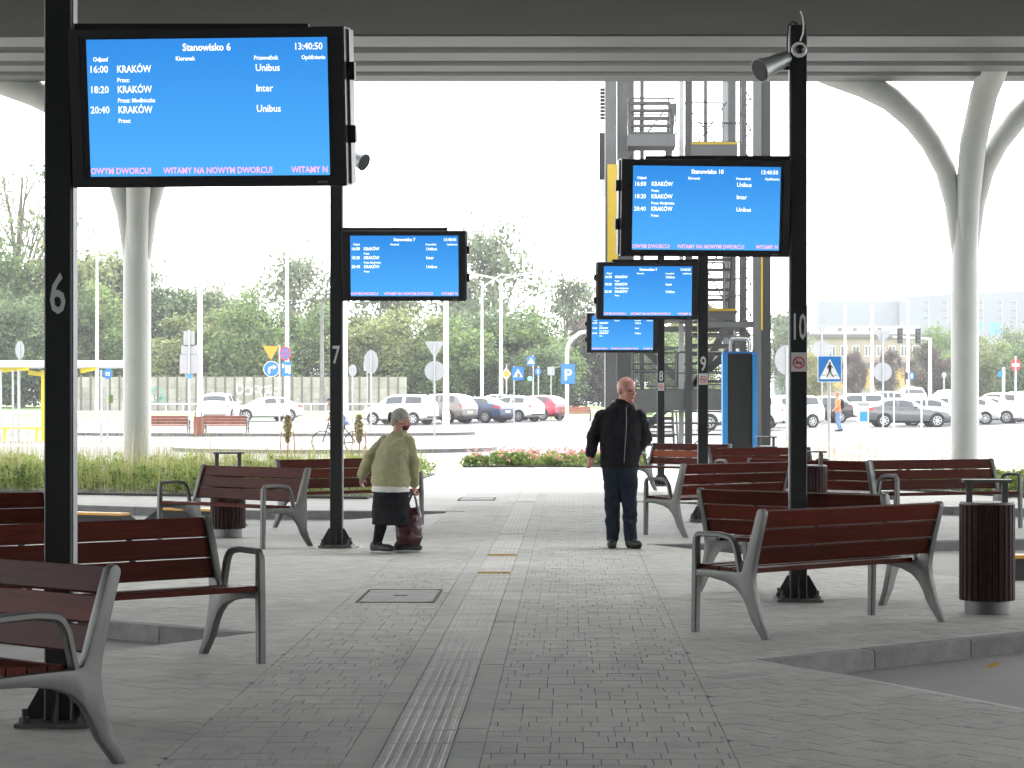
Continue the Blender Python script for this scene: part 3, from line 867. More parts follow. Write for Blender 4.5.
def bench(x, y, deg, label, z=0.0, fresh=None, group='slatted benches on the platform', wood=None):
    if _first[0]: o = bench0; _first[0] = False
    else: o = copy_tree(bench0)
    o.location = (x, y, z); o.rotation_euler = (0, 0, R(deg))
    tag(o, label, 'bench', group)
    sl = [c for c in o.children if c.name.startswith('back_slat')]
    if fresh is not None:
        s = sl[fresh]; s.data = s.data.copy(); s.data.materials[0] = M_wood_o
    if wood is not None:
        for s in o.children:
            if 'slat' in s.name and 'strap' not in s.name: s.data = s.data.copy(); s.data.materials[0] = wood
    return o
bench(-2.85, 9.58, 321, 'slatted bench with its cast frame beside the base of pole 6, facing the bus lane')
bench(-2.74, 12.52, 40, 'dark slatted bench with its back to the lane, just behind pole 6')
bench(-4.82, 16.4, 26, 'slatted bench out on the kerb corner across the lane from pole 6')
bench(-3.71, 23.79, 318, 'slatted bench in front of the slatted bin, beside pole 7')
bench(-2.79, 27.3, 40.5, 'slatted bench right behind the olive cardigan wearer, backing onto the hedge side')
bench(1.95, 37.7, 315, 'slatted bench with one orange back slat beside the bald walker', fresh=1)
bench(3.15, 34.1, 22, 'purplish slatted bench in front of the tall blue and charcoal pylon')
bench(1.80, 25.81, 221.6, 'slatted bench in front of pole 9 with its back turned')
bench(3.18, 27.1, 139, 'slatted bench half hidden behind pole 10 and a bin')
bench(4.68, 26.79, 23.4, 'slatted bench alone in front of the right white column')
bench(1.76, 14.97, 220.5, 'reddish slatted bench with its back to the kerb, in front of pole 10')
bench(1.96, 17.4, 138.7, 'dark red slatted bench angled behind pole 10')

# ================================================================== BINS
def make_bin():
    t = empty('litter_bin')
    part('plinth', M_alu, t, lambda m: m.cyl((0, 0, 0.05), 0.165, 0.1, 24), 40)
    part('liner', M_under, t, lambda m: m.cyl((0, 0, 0.45), 0.168, 0.70, 24), 40)
    part('rim', M_alu, t, lambda m: m.cyl((0, 0, 0.815), 0.20, 0.018, 28), 40)
    n = 26; me = None
    for k in range(n):
        g = 2 * math.pi * k / n
        if me is None:
            mm = MB(); mm.bar((0, 0, 0.10), (0, 0, 0.808), 0.041, 0.020, 0.004, up=(0, 1, 0)); me = mm.mesh('slat', M_wood_d)
        o = mesh_obj('slat', me, t); o.location = (0.194 * math.sin(g), -0.194 * math.cos(g), 0); o.rotation_euler = (0, 0, g)
    for sx in (-1, 1):
        part('cover_post', M_alu, t, lambda m: m.box((sx * 0.13, 0, 0.895), (0.045, 0.05, 0.145)))
    part('cover', M_alu, t, lambda m: m.box((0, 0, 0.98), (0.36, 0.22, 0.022)))
    return t
bin0 = make_bin()
def put_bin(x, y, label, first=False, z=0.0, rz=0.0):
    o = bin0 if first else copy_tree(bin0)
    o.location = (x, y, z); o.rotation_euler = (0, 0, rz); tag(o, label, 'litter bin', 'slatted litter bins')
    return o
put_bin(gx(987, 15.95), 15.95, 'round dark slatted litter bin standing by the kerb right of pole 10', True, rz=R(-8))
put_bin(gx(228, 25.1), 25.1, 'round dark slatted litter bin behind the bench beside pole 7', rz=R(15))
put_bin(gx(810, 25.6), 25.6, 'round dark slatted litter bin half hidden behind pole 10', rz=R(5))
put_bin(gx(766, 37.2), 37.2, 'round dark slatted litter bin beside the blue and charcoal pylon')

# ================================================================== WHEEL STOPS
def wheel_stop(x, y, rz, label, ln=1.5):
    t = empty('wheel_stop', (x, y, -0.12), rz, label, 'wheel stop', 'yellow topped wheel stops')
    sec = [(-0.24, 0), (0.24, 0), (0.10, 0.20), (-0.10, 0.20)]
    def bd(m):
        vs = [(sx * (ln / 2 - (0.22 if z > 0 else 0)), y_, z) for sx in (-1, 1) for y_, z in sec]
        m.add(vs, [(0, 1, 2, 3), (7, 6, 5, 4), (0, 4, 5, 1), (1, 5, 6, 2), (2, 6, 7, 3), (3, 7, 4, 0)])
    part('rubber_body', M_tyre, t, bd)
    part('yellow_cap', M_orange, t, lambda m: m.box((0, 0, 0.215), (ln - 0.46, 0.205, 0.032)))
wheel_stop(gx(193, 29.7), 29.7, R(-25), 'black and yellow wheel stop behind the bench beside pole 7')
wheel_stop(gx(93, 28.6), 28.6, R(-25), 'black and yellow wheel stop seen just right of pole 6')
wheel_stop(gx(1040, 20.6), 20.6, R(12), 'black and yellow wheel stop beyond the round bin by the kerb')

# ================================================================== PLANTED BEDS
def leaf_mat(name, c1, c2, scale=1.2, trans=0.35):
    m = bpy.data.materials.new(name); m.use_nodes = True
    t = m.node_tree; b = t.nodes['Principled BSDF']; b.inputs['Roughness'].default_value = 0.6; b.inputs['Specular IOR Level'].default_value = 0.25
    geo = t.nodes.new('ShaderNodeNewGeometry'); n = t.nodes.new('ShaderNodeTexNoise'); n.inputs['Scale'].default_value = scale; n.inputs['Detail'].default_value = 3
    t.links.new(geo.outputs['Position'], n.inputs['Vector'])
    add = t.nodes.new('ShaderNodeMath'); add.operation = 'ADD'
    sc = t.nodes.new('ShaderNodeMath'); sc.operation = 'MULTIPLY_ADD'; sc.inputs[1].default_value = 0.5; sc.inputs[2].default_value = -0.25
    t.links.new(geo.outputs['Random Per Island'], sc.inputs[0]); t.links.new(n.outputs[0], add.inputs[0]); t.links.new(sc.outputs[0], add.inputs[1])
    rp = t.nodes.new('ShaderNodeValToRGB'); rp.color_ramp.elements[0].position = 0.25; rp.color_ramp.elements[1].position = 0.75
    rp.color_ramp.elements[0].color = (*c1, 1); rp.color_ramp.elements[1].color = (*c2, 1)
    t.links.new(add.outputs[0], rp.inputs[0]); t.links.new(rp.outputs[0], b.inputs['Base Color'])
    tr = t.nodes.new('ShaderNodeBsdfTranslucent'); t.links.new(rp.outputs[0], tr.inputs[0])
    mx = t.nodes.new('ShaderNodeMixShader'); mx.inputs[0].default_value = trans
    t.links.new(b.outputs[0], mx.inputs[1]); t.links.new(tr.outputs[0], mx.inputs[2]); t.links.new(mx.outputs[0], t.nodes['Material Output'].inputs[0])
    return m
M_leafA = leaf_mat('hedge_leaf', (0.075, 0.13, 0.028), (0.24, 0.31, 0.075), 2.0)
M_blade = leaf_mat('grass_blade', (0.16, 0.21, 0.05), (0.36, 0.38, 0.13), 2.0)
M_straw = leaf_mat('dry_grass', (0.34, 0.26, 0.14), (0.48, 0.42, 0.28), 2.0)
M_petal = leaf_mat('pink_petal', (0.42, 0.13, 0.13), (0.62, 0.34, 0.30), 4.0)
def in_reg(x, y, reg):
    for i in range(len(reg)):
        a_, c_ = reg[i], reg[(i + 1) % len(reg)]
        if (c_[0] - a_[0]) * (y - a_[1]) - (c_[1] - a_[1]) * (x - a_[0]) < 0: return False
    return True
def scatter(reg, n, rng):
    xs = [p[0] for p in reg]; ys = [p[1] for p in reg]; k = 0
    while k < n:
        x, y = rng.uniform(min(xs), max(xs)), rng.uniform(min(ys), max(ys))
        if in_reg(x, y, reg): k += 1; yield x, y
def leaf(m, p, s, rng, el=1.6):
    u = Vector((rng.gauss(0, 1), rng.gauss(0, 1), rng.gauss(0, 0.8))).normalized()
    v = u.cross(Vector((rng.gauss(0, 1), rng.gauss(0, 1), rng.gauss(0, 1)))).normalized()
    p = Vector(p); a_ = u * s * el / 2; c_ = v * s / 2
    m.add([p - a_, p + c_, p + a_, p - c_], [(0, 1, 2, 3)])
def blade(m, x, y, z, h, lean, w, rng):
    g = rng.uniform(0, 6.28); dx, dy = math.cos(g) * lean, math.sin(g) * lean
    sx, sy = -math.sin(g) * w / 2, math.cos(g) * w / 2
    m.add([(x - sx, y - sy, z), (x + sx, y + sy, z), (x + dx * 0.35 + sx * 0.7, y + dy * 0.35 + sy * 0.7, z + h * 0.6), (x + dx * 0.35 - sx * 0.7, y + dy * 0.35 - sy * 0.7, z + h * 0.6), (x + dx, y + dy, z + h)],
          [(0, 1, 2, 3), (3, 2, 4)])
rg = random.Random(21)
def shrubs(name, reg, count, hmin, hmax, leaves, label_kind, lm, ls):
    m = MB()
    for x, y in scatter(reg, count, rg):
        h = rg.uniform(hmin, hmax); r = rg.uniform(0.16, 0.34)
        for _ in range(leaves):
            t_ = rg.random() ** 0.7
            g = rg.uniform(0, 6.28); rr = r * math.sqrt(rg.random()) * (1.1 - 0.6 * t_)
            leaf(m, (x + rr * math.cos(g), y + rr * math.sin(g), 0.02 + h * t_), ls * rg.uniform(0.7, 1.3), rg)
    return tag(m.build(name, lm), kind='stuff')
regL = [(-3.3, 35.2), (-2.95, 47.4), (-17, 50), (-17, 39.9), (-9.9, 37.4)]
b = MB(); b.prism(regL, -0.008, 0.03); tag(b.build('planting_bed', M_joint), kind='structure')
shrubs('hedge_planting', regL, 560, 0.2, 0.46, 70, None, M_leafA, 0.05)
m = MB()
for x, y in scatter(regL, 9000, rg): blade(m, x, y, 0.02, rg.uniform(0.25, 0.75), rg.uniform(0.05, 0.3), 0.012, rg)
tag(m.build('hedge_grass', M_blade), kind='stuff')
m = MB()
for x, y in scatter(regL, 700, rg): blade(m, x, y, 0.02, rg.uniform(0.8, 1.4), rg.uniform(0.05, 0.35), 0.011, rg)
tag(m.build('feather_grass', M_straw), kind='stuff')
regR = [(5.7, 39.3), (7.6, 35.6), (15, 33.5), (15, 49), (4.6, 49)]
b = MB(); b.prism(regR, -0.008, 0.03); tag(b.build('planting_bed', M_joint), kind='structure')
shrubs('low_planting', [(5.7, 39.3), (7.6, 35.6), (15, 33.5), (15, 40), (7, 42)], 260, 0.12, 0.34, 44, None, M_leafA, 0.06)
m = MB()
for x, y in scatter(regR, 1500, rg): blade(m, x, y, 0.02, rg.uniform(0.15, 0.4), rg.uniform(0.05, 0.2), 0.014, rg)
tag(m.build('bed_grass', M_blade), kind='stuff')
m = MB()
for cx, n in ((4.75, 60), (5.6, 50), (6.3, 46), (7.0, 12), (8.2, 8)):
    for _ in range(n): blade(m, cx + rg.gauss(0, 0.16), 46.5 + rg.gauss(0, 1.0), 0.02, rg.uniform(0.5, 1.15), rg.uniform(0.03, 0.3), 0.014, rg)
tag(m.build('dry_grass_tufts', M_straw), kind='stuff')
regF = [(-2.6, 52.75), (1.7, 52.75), (1.9, 54.6), (-1.6, 54.9)]
b = MB(); b.prism(regF, -0.05, 0.03); tag(b.build('planting_bed', M_joint), kind='structure')
shrubs('flower_bed_leaves', regF, 90, 0.16, 0.36, 60, None, M_leafA, 0.07)
m = MB()
for x, y in scatter(regF, 300, rg):
    z = rg.uniform(0.14, 0.42)
    for _ in range(4): leaf(m, (x + rg.gauss(0, 0.03), y + rg.gauss(0, 0.03), z + rg.gauss(0, 0.02)), 0.06, rg, 1.1)
tag(m.build('pink_flowers', M_petal), kind='stuff')

# ================================================================== STAIR TOWER
TY = 58.0; TS = FPX / TY
tw = empty('stair_tower', (gx(688, TY), TY, 0.0), 0, 'tall grey steel stair tower with yellow edges, rising behind the display screens', 'stair tower')
def tX(px): return (px - 688) / TS
def tZ(py): return CH + (HY - py) / TS
TD = 3.2                                           # depth of the tower
TOP = 13.0
for px, w, y, mt in ((611, 0.30, 0, M_tower), (622.5, 0.28, 0.5, M_lgrey if False else M_tower), (688, 0.16, 0, M_towerd), (741, 0.22, TD, M_tower), (757, 0.22, 0, M_tower), (767, 0.26, 0.4, M_towerd), (634, 0.2, TD, M_tower), (696, 0.16, TD, M_tower)):
    part('post', mt, tw, lambda m: m.box((tX(px), y, TOP / 2), (w, 0.2, TOP)))
part('edge_panel', M_yellow, tw, lambda m: m.box((tX(612.5), -0.16, (tZ(165) + tZ(262)) / 2), (0.28, 0.06, tZ(165) - tZ(262))))
part('edge_panel', M_lgrey, tw, lambda m: m.box((tX(606), 0.2, 6.5), (0.07, 0.3, 13)))
part('edge_panel', M_yellow, tw, lambda m: m.box((tX(761.5), 0.0, (tZ(250) + tZ(330)) / 2), (0.05, 0.24, tZ(250) - tZ(330))))
# louvred service box on the outer face
for k in range(9):
    part('louvre', M_towerd, tw, lambda m: m.box((tX(603), 0.3, tZ(88 + k * 3.6)), (0.16, 0.3, 0.05)))
part('service_box', M_towerd, tw, lambda m: m.box((tX(602.5), 0.3, (tZ(132) + tZ(178)) / 2), (0.17, 0.34, tZ(132) - tZ(178))))
part('service_box', M_lgrey, tw, lambda m: m.box((tX(602.5), 0.3, (tZ(179) + tZ(195)) / 2), (0.17, 0.30, tZ(179) - tZ(195))))
# landings, left bay and right bay at staggered heights, flights of treads between them
def landing(px0, px1, z, y0, y1, yel=False, th=0.32):
    o = part('landing', M_tower, tw, lambda m: m.box(((tX(px0) + tX(px1)) / 2, (y0 + y1) / 2, z - th / 2), (tX(px1) - tX(px0), y1 - y0, th)))
    part('deck', M_towerd, o, lambda m: m.box(((tX(px0) + tX(px1)) / 2, (y0 + y1) / 2, z + 0.012), (tX(px1) - tX(px0) - 0.02, y1 - y0 - 0.02, 0.02)))
    if yel:
        part('edge_strip', M_yellow, o, lambda m: m.box(((tX(px0) + tX(px1)) / 2, y0 - 0.012, z - 0.02), (tX(px1) - tX(px0), 0.02, 0.07)))
landing(628, 676, tZ(134), 0.0, 1.2); landing(690, 743, tZ(134), 1.9, TD, True, 0.36)
landing(628, 690, tZ(313), 0.0, 1.2, True, 0.24); landing(700, 741, tZ(306), 1.9, TD, True, 0.3)
landing(628, 756, tZ(390), 0.0, 0.9, False, 0.55)
landing(700, 760, tZ(322), 0.0, 0.3, False, 0.14)
landing(628, 690, tZ(222), 0.0, 1.2, False, 0.3); landing(690, 743, tZ(212), 1.9, TD, True, 0.3)
def flight(px0, px1, z0, z1, n, y0, y1):
    for k in range(n):
        t_ = (k + 0.5) / n
        part('tread', M_tower, tw, lambda m: m.box(((tX(px0) + tX(px1)) / 2, y0 + (y1 - y0) * t_, z0 + (z1 - z0) * t_), (tX(px1) - tX(px0), 0.28, 0.075)))
    for px in (px0, px1):
        part('stringer', M_tower, tw, lambda m: m.bar((tX(px), y0, z0 - 0.05), (tX(px), y1, z1 - 0.05), 0.05, 0.24))
flight(630, 673, tZ(132), tZ(86), 5, 1.2, 2.6)
flight(630, 673, tZ(222), tZ(150), 8, 1.2, 2.8)
flight(646, 676, tZ(450), tZ(405), 5, 1.0, 2.2)
flight(694, 736, tZ(300), tZ(220), 8, 2.8, 1.2)
flight(694, 738, tZ(385), tZ(330), 6, 2.6, 1.2)
def rail(p, r=0.028, n=6):
    part('handrail', M_tower, tw, lambda m: m.tube([(tX(a_), y_, tZ(b_)) for a_, b_, y_ in p], r, n), 60)
def railframe(x0, x1, y0, y1, yy):
    rail([(x0, y0, yy), (x0, y1 + 2, yy), (x0 + 2, y1, yy), (x1 - 2, y1, yy), (x1, y1 + 2, yy), (x1, y0, yy)])
    rail([(x0, (y0 + y1) / 2 + 4, yy), (x1, (y0 + y1) / 2 + 4, yy)], 0.02)
railframe(690, 728, 134, 92, 1.95); railframe(630, 676, 134, 98, 0.05); railframe(632, 676, 386, 349, 0.05)
railframe(708, 729, 306, 258, 1.95); railframe(678, 724, 386, 352, 0.08); railframe(730, 750, 386, 337, 0.02); railframe(640, 690, 312, 276, 0.05)
rail([(640, 450, 0.9), (640, 412, 2.0)]); rail([(680, 450, 0.9), (680, 412, 2.0)])
for a_, b_ in (((690, 150), (735, 86)), ((690, 86), (740, 150)), ((628, 150), (676, 86)), ((690, 310), (741, 220)), ((690, 220), (741, 310)), ((696, 450), (735, 418)), ((628, 310), (676, 230))):
    part('bracing', M_tower, tw, lambda m: m.tube([(tX(a_[0]), TD - 0.1, tZ(a_[1])), (tX(b_[0]), TD - 0.1, tZ(b_[1]))], 0.022, 6))
part('cross_beam', M_tower, tw, lambda m: m.box((tX(688), 0.25, tZ(402)), (tX(757) - tX(622), 0.1, 0.2)))
part('cross_beam', M_tower, tw, lambda m: m.box((tX(688), TD, tZ(325)), (tX(757) - tX(622), 0.1, 0.16)))
part('cross_beam', M_tower, tw, lambda m: m.box((tX(688), TD, tZ(155)), (tX(757) - tX(622), 0.1, 0.16)))
part('roof_plate', M_towerd, tw, lambda m: m.box((tX(688), TD / 2, TOP + 0.06), (4.7, TD + 0.8, 0.12)))

# lattice truss up the right side, pale inner posts, extra rails and mesh infill
part('post', M_lgrey, tw, lambda m: m.box((tX(736.5), TD + 0.3, TOP / 2), (0.26, 0.2, TOP)))
part('post', M_sback, tw, lambda m: m.box((tX(683), 0.9, TOP / 2), (0.13, 0.13, TOP)))
part('post', M_tower, tw, lambda m: m.box((tX(646), TD, TOP / 2), (0.12, 0.12, TOP)))
part('post', M_tower, tw, lambda m: m.box((tX(713), TD, TOP / 2), (0.10, 0.12, TOP)))
part('post', M_tower, tw, lambda m: m.box((tX(748), 1.4, TOP / 2), (0.14, 0.14, TOP)))
def lattice(m):
    z = 0.2; k = 0
    while z < TOP - 0.5:
        a_, c_ = (tX(742), tX(753)) if k % 2 == 0 else (tX(753), tX(742))
        m.bar((a_, 0.6, z), (c_, 0.6, z + 0.42), 0.04, 0.04); m.bar((tX(742), 0.66, z), (tX(753), 0.66, z), 0.035, 0.035)
        z += 0.42; k += 1
    m.bar((tX(742), 0.63, 0), (tX(742), 0.63, TOP), 0.05, 0.05, up=(0, 1, 0))
part('lattice_truss', M_tower, tw, lattice)
def mesh_panel(px0, px1, py0, py1, yy):
    def fn(m):
        for i in range(int((px1 - px0) / 2.2) + 1): m.bar((tX(px0 + i * 2.2), yy, tZ(py1)), (tX(px0 + i * 2.2), yy, tZ(py0)), 0.012, 0.012, up=(0, 1, 0))
        for py in (py0, (py0 + py1) / 2, py1): m.bar((tX(px0), yy, tZ(py)), (tX(px1), yy, tZ(py)), 0.035, 0.035)
    part('mesh_infill', M_tower, tw, fn)
mesh_panel(630, 690, 352, 386, 1.0); mesh_panel(690, 745, 352, 384, 2.4); mesh_panel(632, 676, 420, 446, 2.6); mesh_panel(700, 740, 262, 304, 2.9); mesh_panel(630, 674, 100, 132, 2.9)
for py in (345, 362, 371, 395, 412, 424, 436):
    rail([(628, py, 2.7), (756, py, 2.7)], 0.03)
for py in (330, 318, 290, 272, 160, 128, 108): rail([(692, py, 3.1), (756, py, 3.1)], 0.028)
for a_, b_ in (((628, 448), (690, 390)), ((690, 390), (756, 330)), ((628, 330), (690, 386)), ((741, 306), (700, 386)), ((676, 92), (672, 150))):
    part('stringer', M_tower, tw, lambda m: m.bar((tX(a_[0]), 2.2, tZ(a_[1])), (tX(b_[0]), 2.2, tZ(b_[1])), 0.08, 0.20))
# blue and charcoal pylon beside it
PY_ = 44.0
py_ = empty('pylon', (gx(739.5, PY_), PY_, 0), 0, 'blue edged charcoal pylon in front of the stair tower', 'pylon')
part('core', M_pole, py_, lambda m: m.box((0, 0, 1.29), (0.50, 0.3, 2.58)))
for sx in (-1, 1):
    part('side_panel', M_blue2, py_, lambda m: m.box((sx * 0.305, -0.012, 1.29), (0.105, 0.34, 2.56)))
part('top_cap', M_blue2, py_, lambda m: m.box((0, 0.05, 2.602), (0.70, 0.2, 0.04)))
part('lifting_bar', M_grey, py_, lambda m: m.tube([(-0.19, 0, 2.6), (-0.19, 0, 2.84), (-0.16, 0, 2.88), (0.16, 0, 2.88), (0.19, 0, 2.84), (0.19, 0, 2.6)], 0.025, 8), 60)

# ================================================================== LAMP MASTS
def mast(px, Y, top, label, arms=(), r=0.09, m_=M_white, base=None):
    z0 = gz(Y) if base is None else base
    t = empty('lamp_mast', (gx(px, Y), Y, z0), 0, label, 'lamp mast')
    h = gzp(top, Y) - z0
    part('shaft', m_, t, lambda m: m.tube([(0, 0, 0), (0, 0, 0.9), (0, 0, 0.95), (0, 0, h)], [r * 1.25, r * 1.2, r, r * 0.6], 10), 40)
    for ax, az in arms:
        ar = part('arm', m_, t, lambda m: m.tube([(0, 0, h - 0.3), (ax * 0.2, 0, h - 0.05 + az * 0.3), (ax, 0, h + az)], r * 0.42, 8), 60)
        part('lantern', M_lgrey, ar, lambda m: m.box((ax * 1.0 + math.copysign(0.3, ax), 0, h + az + 0.02), (0.75, 0.26, 0.09)))
    return t
mast(200, 118, 222, 'tall white lamp mast beside the stacked sign backs', ((2.0, 0.15),), 0.16)
mast(287, 112, 246, 'white lamp mast rising beside the yellow triangle sign', ((-1.8, 0.1),), 0.12)
mast(322, 150, 302, 'weathered concrete pole standing at the panel wall', (), 0.17, M_kerb)
mast(345, 96, 178, 'tall white lamp mast partly covered by pole 7', ((2.4, 0.2),), 0.13)
mast(446, 98, 208, 'thick white floodlight mast in front of the parked cars', ((0.5, 0.1), (-0.3, -0.05)), 0.14)
mast(482, 150, 288, 'thin white lamp mast with a single arm at the tree edge', ((1.3, 0.9),), 0.12)
mast(501, 140, 279, 'white lamp mast with two arms above the parked cars', ((1.7, 0.35), (-2.0, 0.35)), 0.14)
mast(845, 190, 296, 'slim white mast in front of the beige building', ((1.5, 0.1),), 0.13)
mast(872, 175, 288, 'slim white flagpole like mast by the car park', (), 0.13)
mast(908, 165, 300, 'white mast behind the traffic light gantry', ((-1.0, 0.1),), 0.14)
mast(97, 150, 247, 'white lamp mast reaching from the trees behind the shelter', ((1.6, 0.4), (-1.0, -0.6)), 0.12)
t = empty('lamp_mast', (gx(567, 118), 118, gz(118)), 0, 'white curved lamp post with a blue parking sign', 'lamp mast')
hh = gzp(350, 118) - gz(118); hx = 118 / FPX
part('shaft', M_white, t, lambda m: m.tube([(0, 0, 0), (0, 0, hh), (1.5 * hx, 0, hh + 6 * hx), (6 * hx, 0, hh + 12 * hx), (13 * hx, 0, hh + 17 * hx), (24 * hx, 0, hh + 19 * hx)], 0.11, 10), 60)
part('lantern', M_lgrey, t, lambda m: m.box((27 * hx, 0, hh + 19 * hx), (0.8, 0.3, 0.1)))
part('parking_plate', M_blue, t, lambda m: m.box((1 * hx, -0.16, gzp(374, 118) - gz(118)), (0.75, 0.03, 1.1)))
text_obj('parking_letter', 'P', 0.85, M_swhite, t, (1 * hx, -0.18, gzp(380, 118) - gz(118)), 0.02, 'CENTER')

# ================================================================== ROAD SIGNS
def disc(r, n=28, ry=None):
    ry = r if ry is None else ry
    return [(r * math.cos(2 * math.pi * k / n), ry * math.sin(2 * math.pi * k / n)) for k in range(n)]
def rect(w, h): return [(-w / 2, -h / 2), (w / 2, -h / 2), (w / 2, h / 2), (-w / 2, h / 2)]
def tri(w, up=True):
    h = w * 0.87; s = 1 if up else -1
    p = [(-w / 2, -s * h / 2), (w / 2, -s * h / 2), (0, s * h / 2)]
    return p if up else [p[1], p[0], p[2]]
def sign_post(px, Y, py_base, label, ptop, r=0.03, name='road_sign', z0=None):
    z = gz(Y) if z0 is None else z0
    t = empty(name, (gx(px, Y), Y, z), 0, label, 'road sign')
    h = gzp(ptop, Y) - z
    part('post', M_grey, t, lambda m: m.tube([(0, 0, 0), (0, 0, h)], r, 8), 60)
    t['_z'] = z; t['_Y'] = Y; t['_px'] = px
    return t
def plate(t, px, py, poly, m_, name='plate', off=0.05, parent=None, th=0.02):
    Y = t['_Y']; k = Y / FPX
    q = [(a_ * k, b_ * k) for a_, b_ in poly]
    o = (( px - t['_px']) * k, -off, gzp(py, Y) - t['_z'])
    return part(name, m_, parent or t, lambda m: m.plate(q, o, (1, 0, 0), (0, 0, 1), th))
S = []
t = sign_post(829, 51, 470, 'blue and white pedestrian crossing sign with walking figure beside pole 10', 356, 0.035); S.append(t)
p_ = plate(t, 829.5, 369, rect(24, 26.5), M_swhite); plate(t, 829.5, 369, rect(22.5, 25), M_blue, 'blue_field', 0.056, p_, 0.004)
plate(t, 829.5, 370.2, [(-10.5, -9), (10.5, -9), (0.6, 10.6), (-0.6, 10.6)], M_swhite, 'white_triangle', 0.061, p_, 0.004)
fig = [[(-0.9, 7.0), (0.6, 7.0), (1.1, 6.0), (0.6, 5.0), (-0.6, 5.0), (-1.1, 6.0)],
       [(-1.3, 4.7), (1.2, 4.7), (1.6, 1.0), (1.0, -2.0), (-1.0, -2.0), (-1.5, 1.0)],
       [(-1.0, -1.8), (0.4, -1.8), (-1.2, -5.0), (-2.6, -8.0), (-3.6, -7.6), (-2.0, -4.4)],
       [(-0.3, -1.8), (1.0, -1.8), (2.0, -4.6), (4.2, -7.4), (3.4, -8.2), (1.0, -5.0)],
       [(-1.2, 4.6), (-0.4, 3.6), (-2.6, 0.4), (-3.2, 0.9)], [(1.0, 4.6), (3.4, 1.4), (2.9, 0.9), (0.4, 3.4)],
       [(-8, -6.3), (-4.4, -6.3), (-4.4, -5.8), (-7.6, -5.8)], [(4.4, -6.3), (8, -6.3), (7.6, -5.8), (4.4, -5.8)]]
for q in fig:
    a_ = area(q); q = q if a_ > 0 else q[::-1]
    plate(t, 829.5, 369.2, q, M_sblack, 'walking_figure', 0.066, p_, 0.003)
plate(t, 822.5, 369, rect(7, 24), M_sback, 'plate_behind', -0.03)
# left cluster: yellow triangle, blue turn right, no stopping, bus plate
t = sign_post(279.5, 100, 440, 'yellow inverted triangle sign above a round blue turn right sign', 345, 0.04)
plate(t, 271, 353.0, tri(16, False), M_orange)
p_ = plate(t, 271.5, 369, disc(8), M_swhite); plate(t, 271.5, 369, disc(7.4), M_blue, 'blue_field', 0.056, p_, 0.004)
for q in ([(-3.2, -4.5), (-1.2, -4.5), (-1.2, -0.5), (-0.2, 0.8), (-0.2, 2.8), (-2.2, 1.8), (-3.2, 0)], [(-0.4, 0.8), (2.0, 0.8), (2.0, 2.8), (-0.4, 2.8)], [(1.8, -0.6), (5.4, 1.8), (1.8, 4.2)]):
    plate(t, 271.5, 369, q if area(q) > 0 else q[::-1], M_swhite, 'turn_arrow', 0.061, p_, 0.004)
t = sign_post(286.3, 97, 440, 'round red and blue no stopping sign above a blue plate', 347, 0.03)
p_ = plate(t, 285.5, 353.5, disc(5.6, ry=7), M_red); plate(t, 285.5, 353.5, disc(4.4, ry=5.6), M_blue, 'blue_field', 0.056, p_, 0.004)
plate(t, 285.5, 353.5, [(-3.4, -3.4), (-2.6, -4.0), (3.4, 3.4), (2.6, 4.0)], M_red, 'red_stripe', 0.061, p_, 0.004); plate(t, 285.5, 353.5, [(2.6, -4.0), (3.4, -3.4), (-2.6, 4.0), (-3.4, 3.4)], M_red, 'red_stripe', 0.066, p_, 0.004)
p_ = plate(t, 286.5, 369, rect(9.5, 14), M_blue)
for q in (rect(2.2, 8), [(-4, 1), (-2.2, 1), (-2.2, 5), (-4, 5)], [(2.2, -5), (4, -5), (4, 4), (2.2, 4)]):
    plate(t, 286.5, 369, q, M_swhite, 'white_mark', 0.057, p_, 0.004)
# stacked grey backs
t = sign_post(189, 104, 440, 'tall stack of grey sign backs of growing width on one post', 330, 0.06)
for px, py, w, h in ((188.8, 338.5, 11, 15), (189.5, 349.5, 17, 9), (189.5, 364, 20, 19), (188.8, 376, 8, 4)): plate(t, px, py, rect(w, h), M_sback, 'plate', -0.06)
plate(t, 189, 376, rect(5, 4), M_blue2, 'small_label', 0.07)
def back_sign(px, Y, items, label, r=0.035, base=440):
    top = min(it[1] - it[3] for it in items)
    t = sign_post(px, Y, base, label, top + 2, r)
    for it in items:
        kind, py, w, h = it
        q = {'o': lambda: disc(w, ry=h), 't': lambda: tri(w * 2, False), 'r': lambda: rect(w * 2, h * 2), 'd': lambda: [(0, -h), (w, 0), (0, h), (-w, 0)]}[kind]()
        plate(t, px, py, q, M_sback, 'plate', -0.045)
    return t
back_sign(371, 92, [('o', 362, 7, 12)], 'oval grey sign back on a post right of pole 7', 0.04)
back_sign(352.5, 125, [('o', 370.5, 4, 6)], 'small round grey sign back on a thin post near the panel wall')
back_sign(434.5, 90, [('t', 350, 10, 9), ('o', 371, 10, 10)], 'grey back of a triangle sign over a round sign before the cars', 0.04)
back_sign(19.5, 95, [('o', 350, 4.5, 9)], 'oval grey sign back standing above the yellow shelter')
back_sign(883, 88, [('t', 338, 9, 8), ('o', 372, 9, 9.5)], 'grey triangle and round sign backs in front of the dark hatchback', 0.035)
back_sign(822, 110, [('t', 330, 7, 7), ('o', 350, 9, 9)], 'grey sign backs standing above the crossing sign')
back_sign(787, 84, [('o', 360, 12, 15)], 'large round grey sign back left of pole 10', 0.05)
back_sign(551, 128, [('r', 371, 3.6, 4.2)], 'small square grey sign back by the red car')
t = sign_post(367, 120, 430, 'tiny white plate on a thin post beside the oval sign back', 362, 0.03)
plate(t, 367, 366, rect(6, 9), M_swhite)
t = sign_post(506.5, 126, 430, 'yellow diamond priority sign above the white patterned car', 364, 0.04)
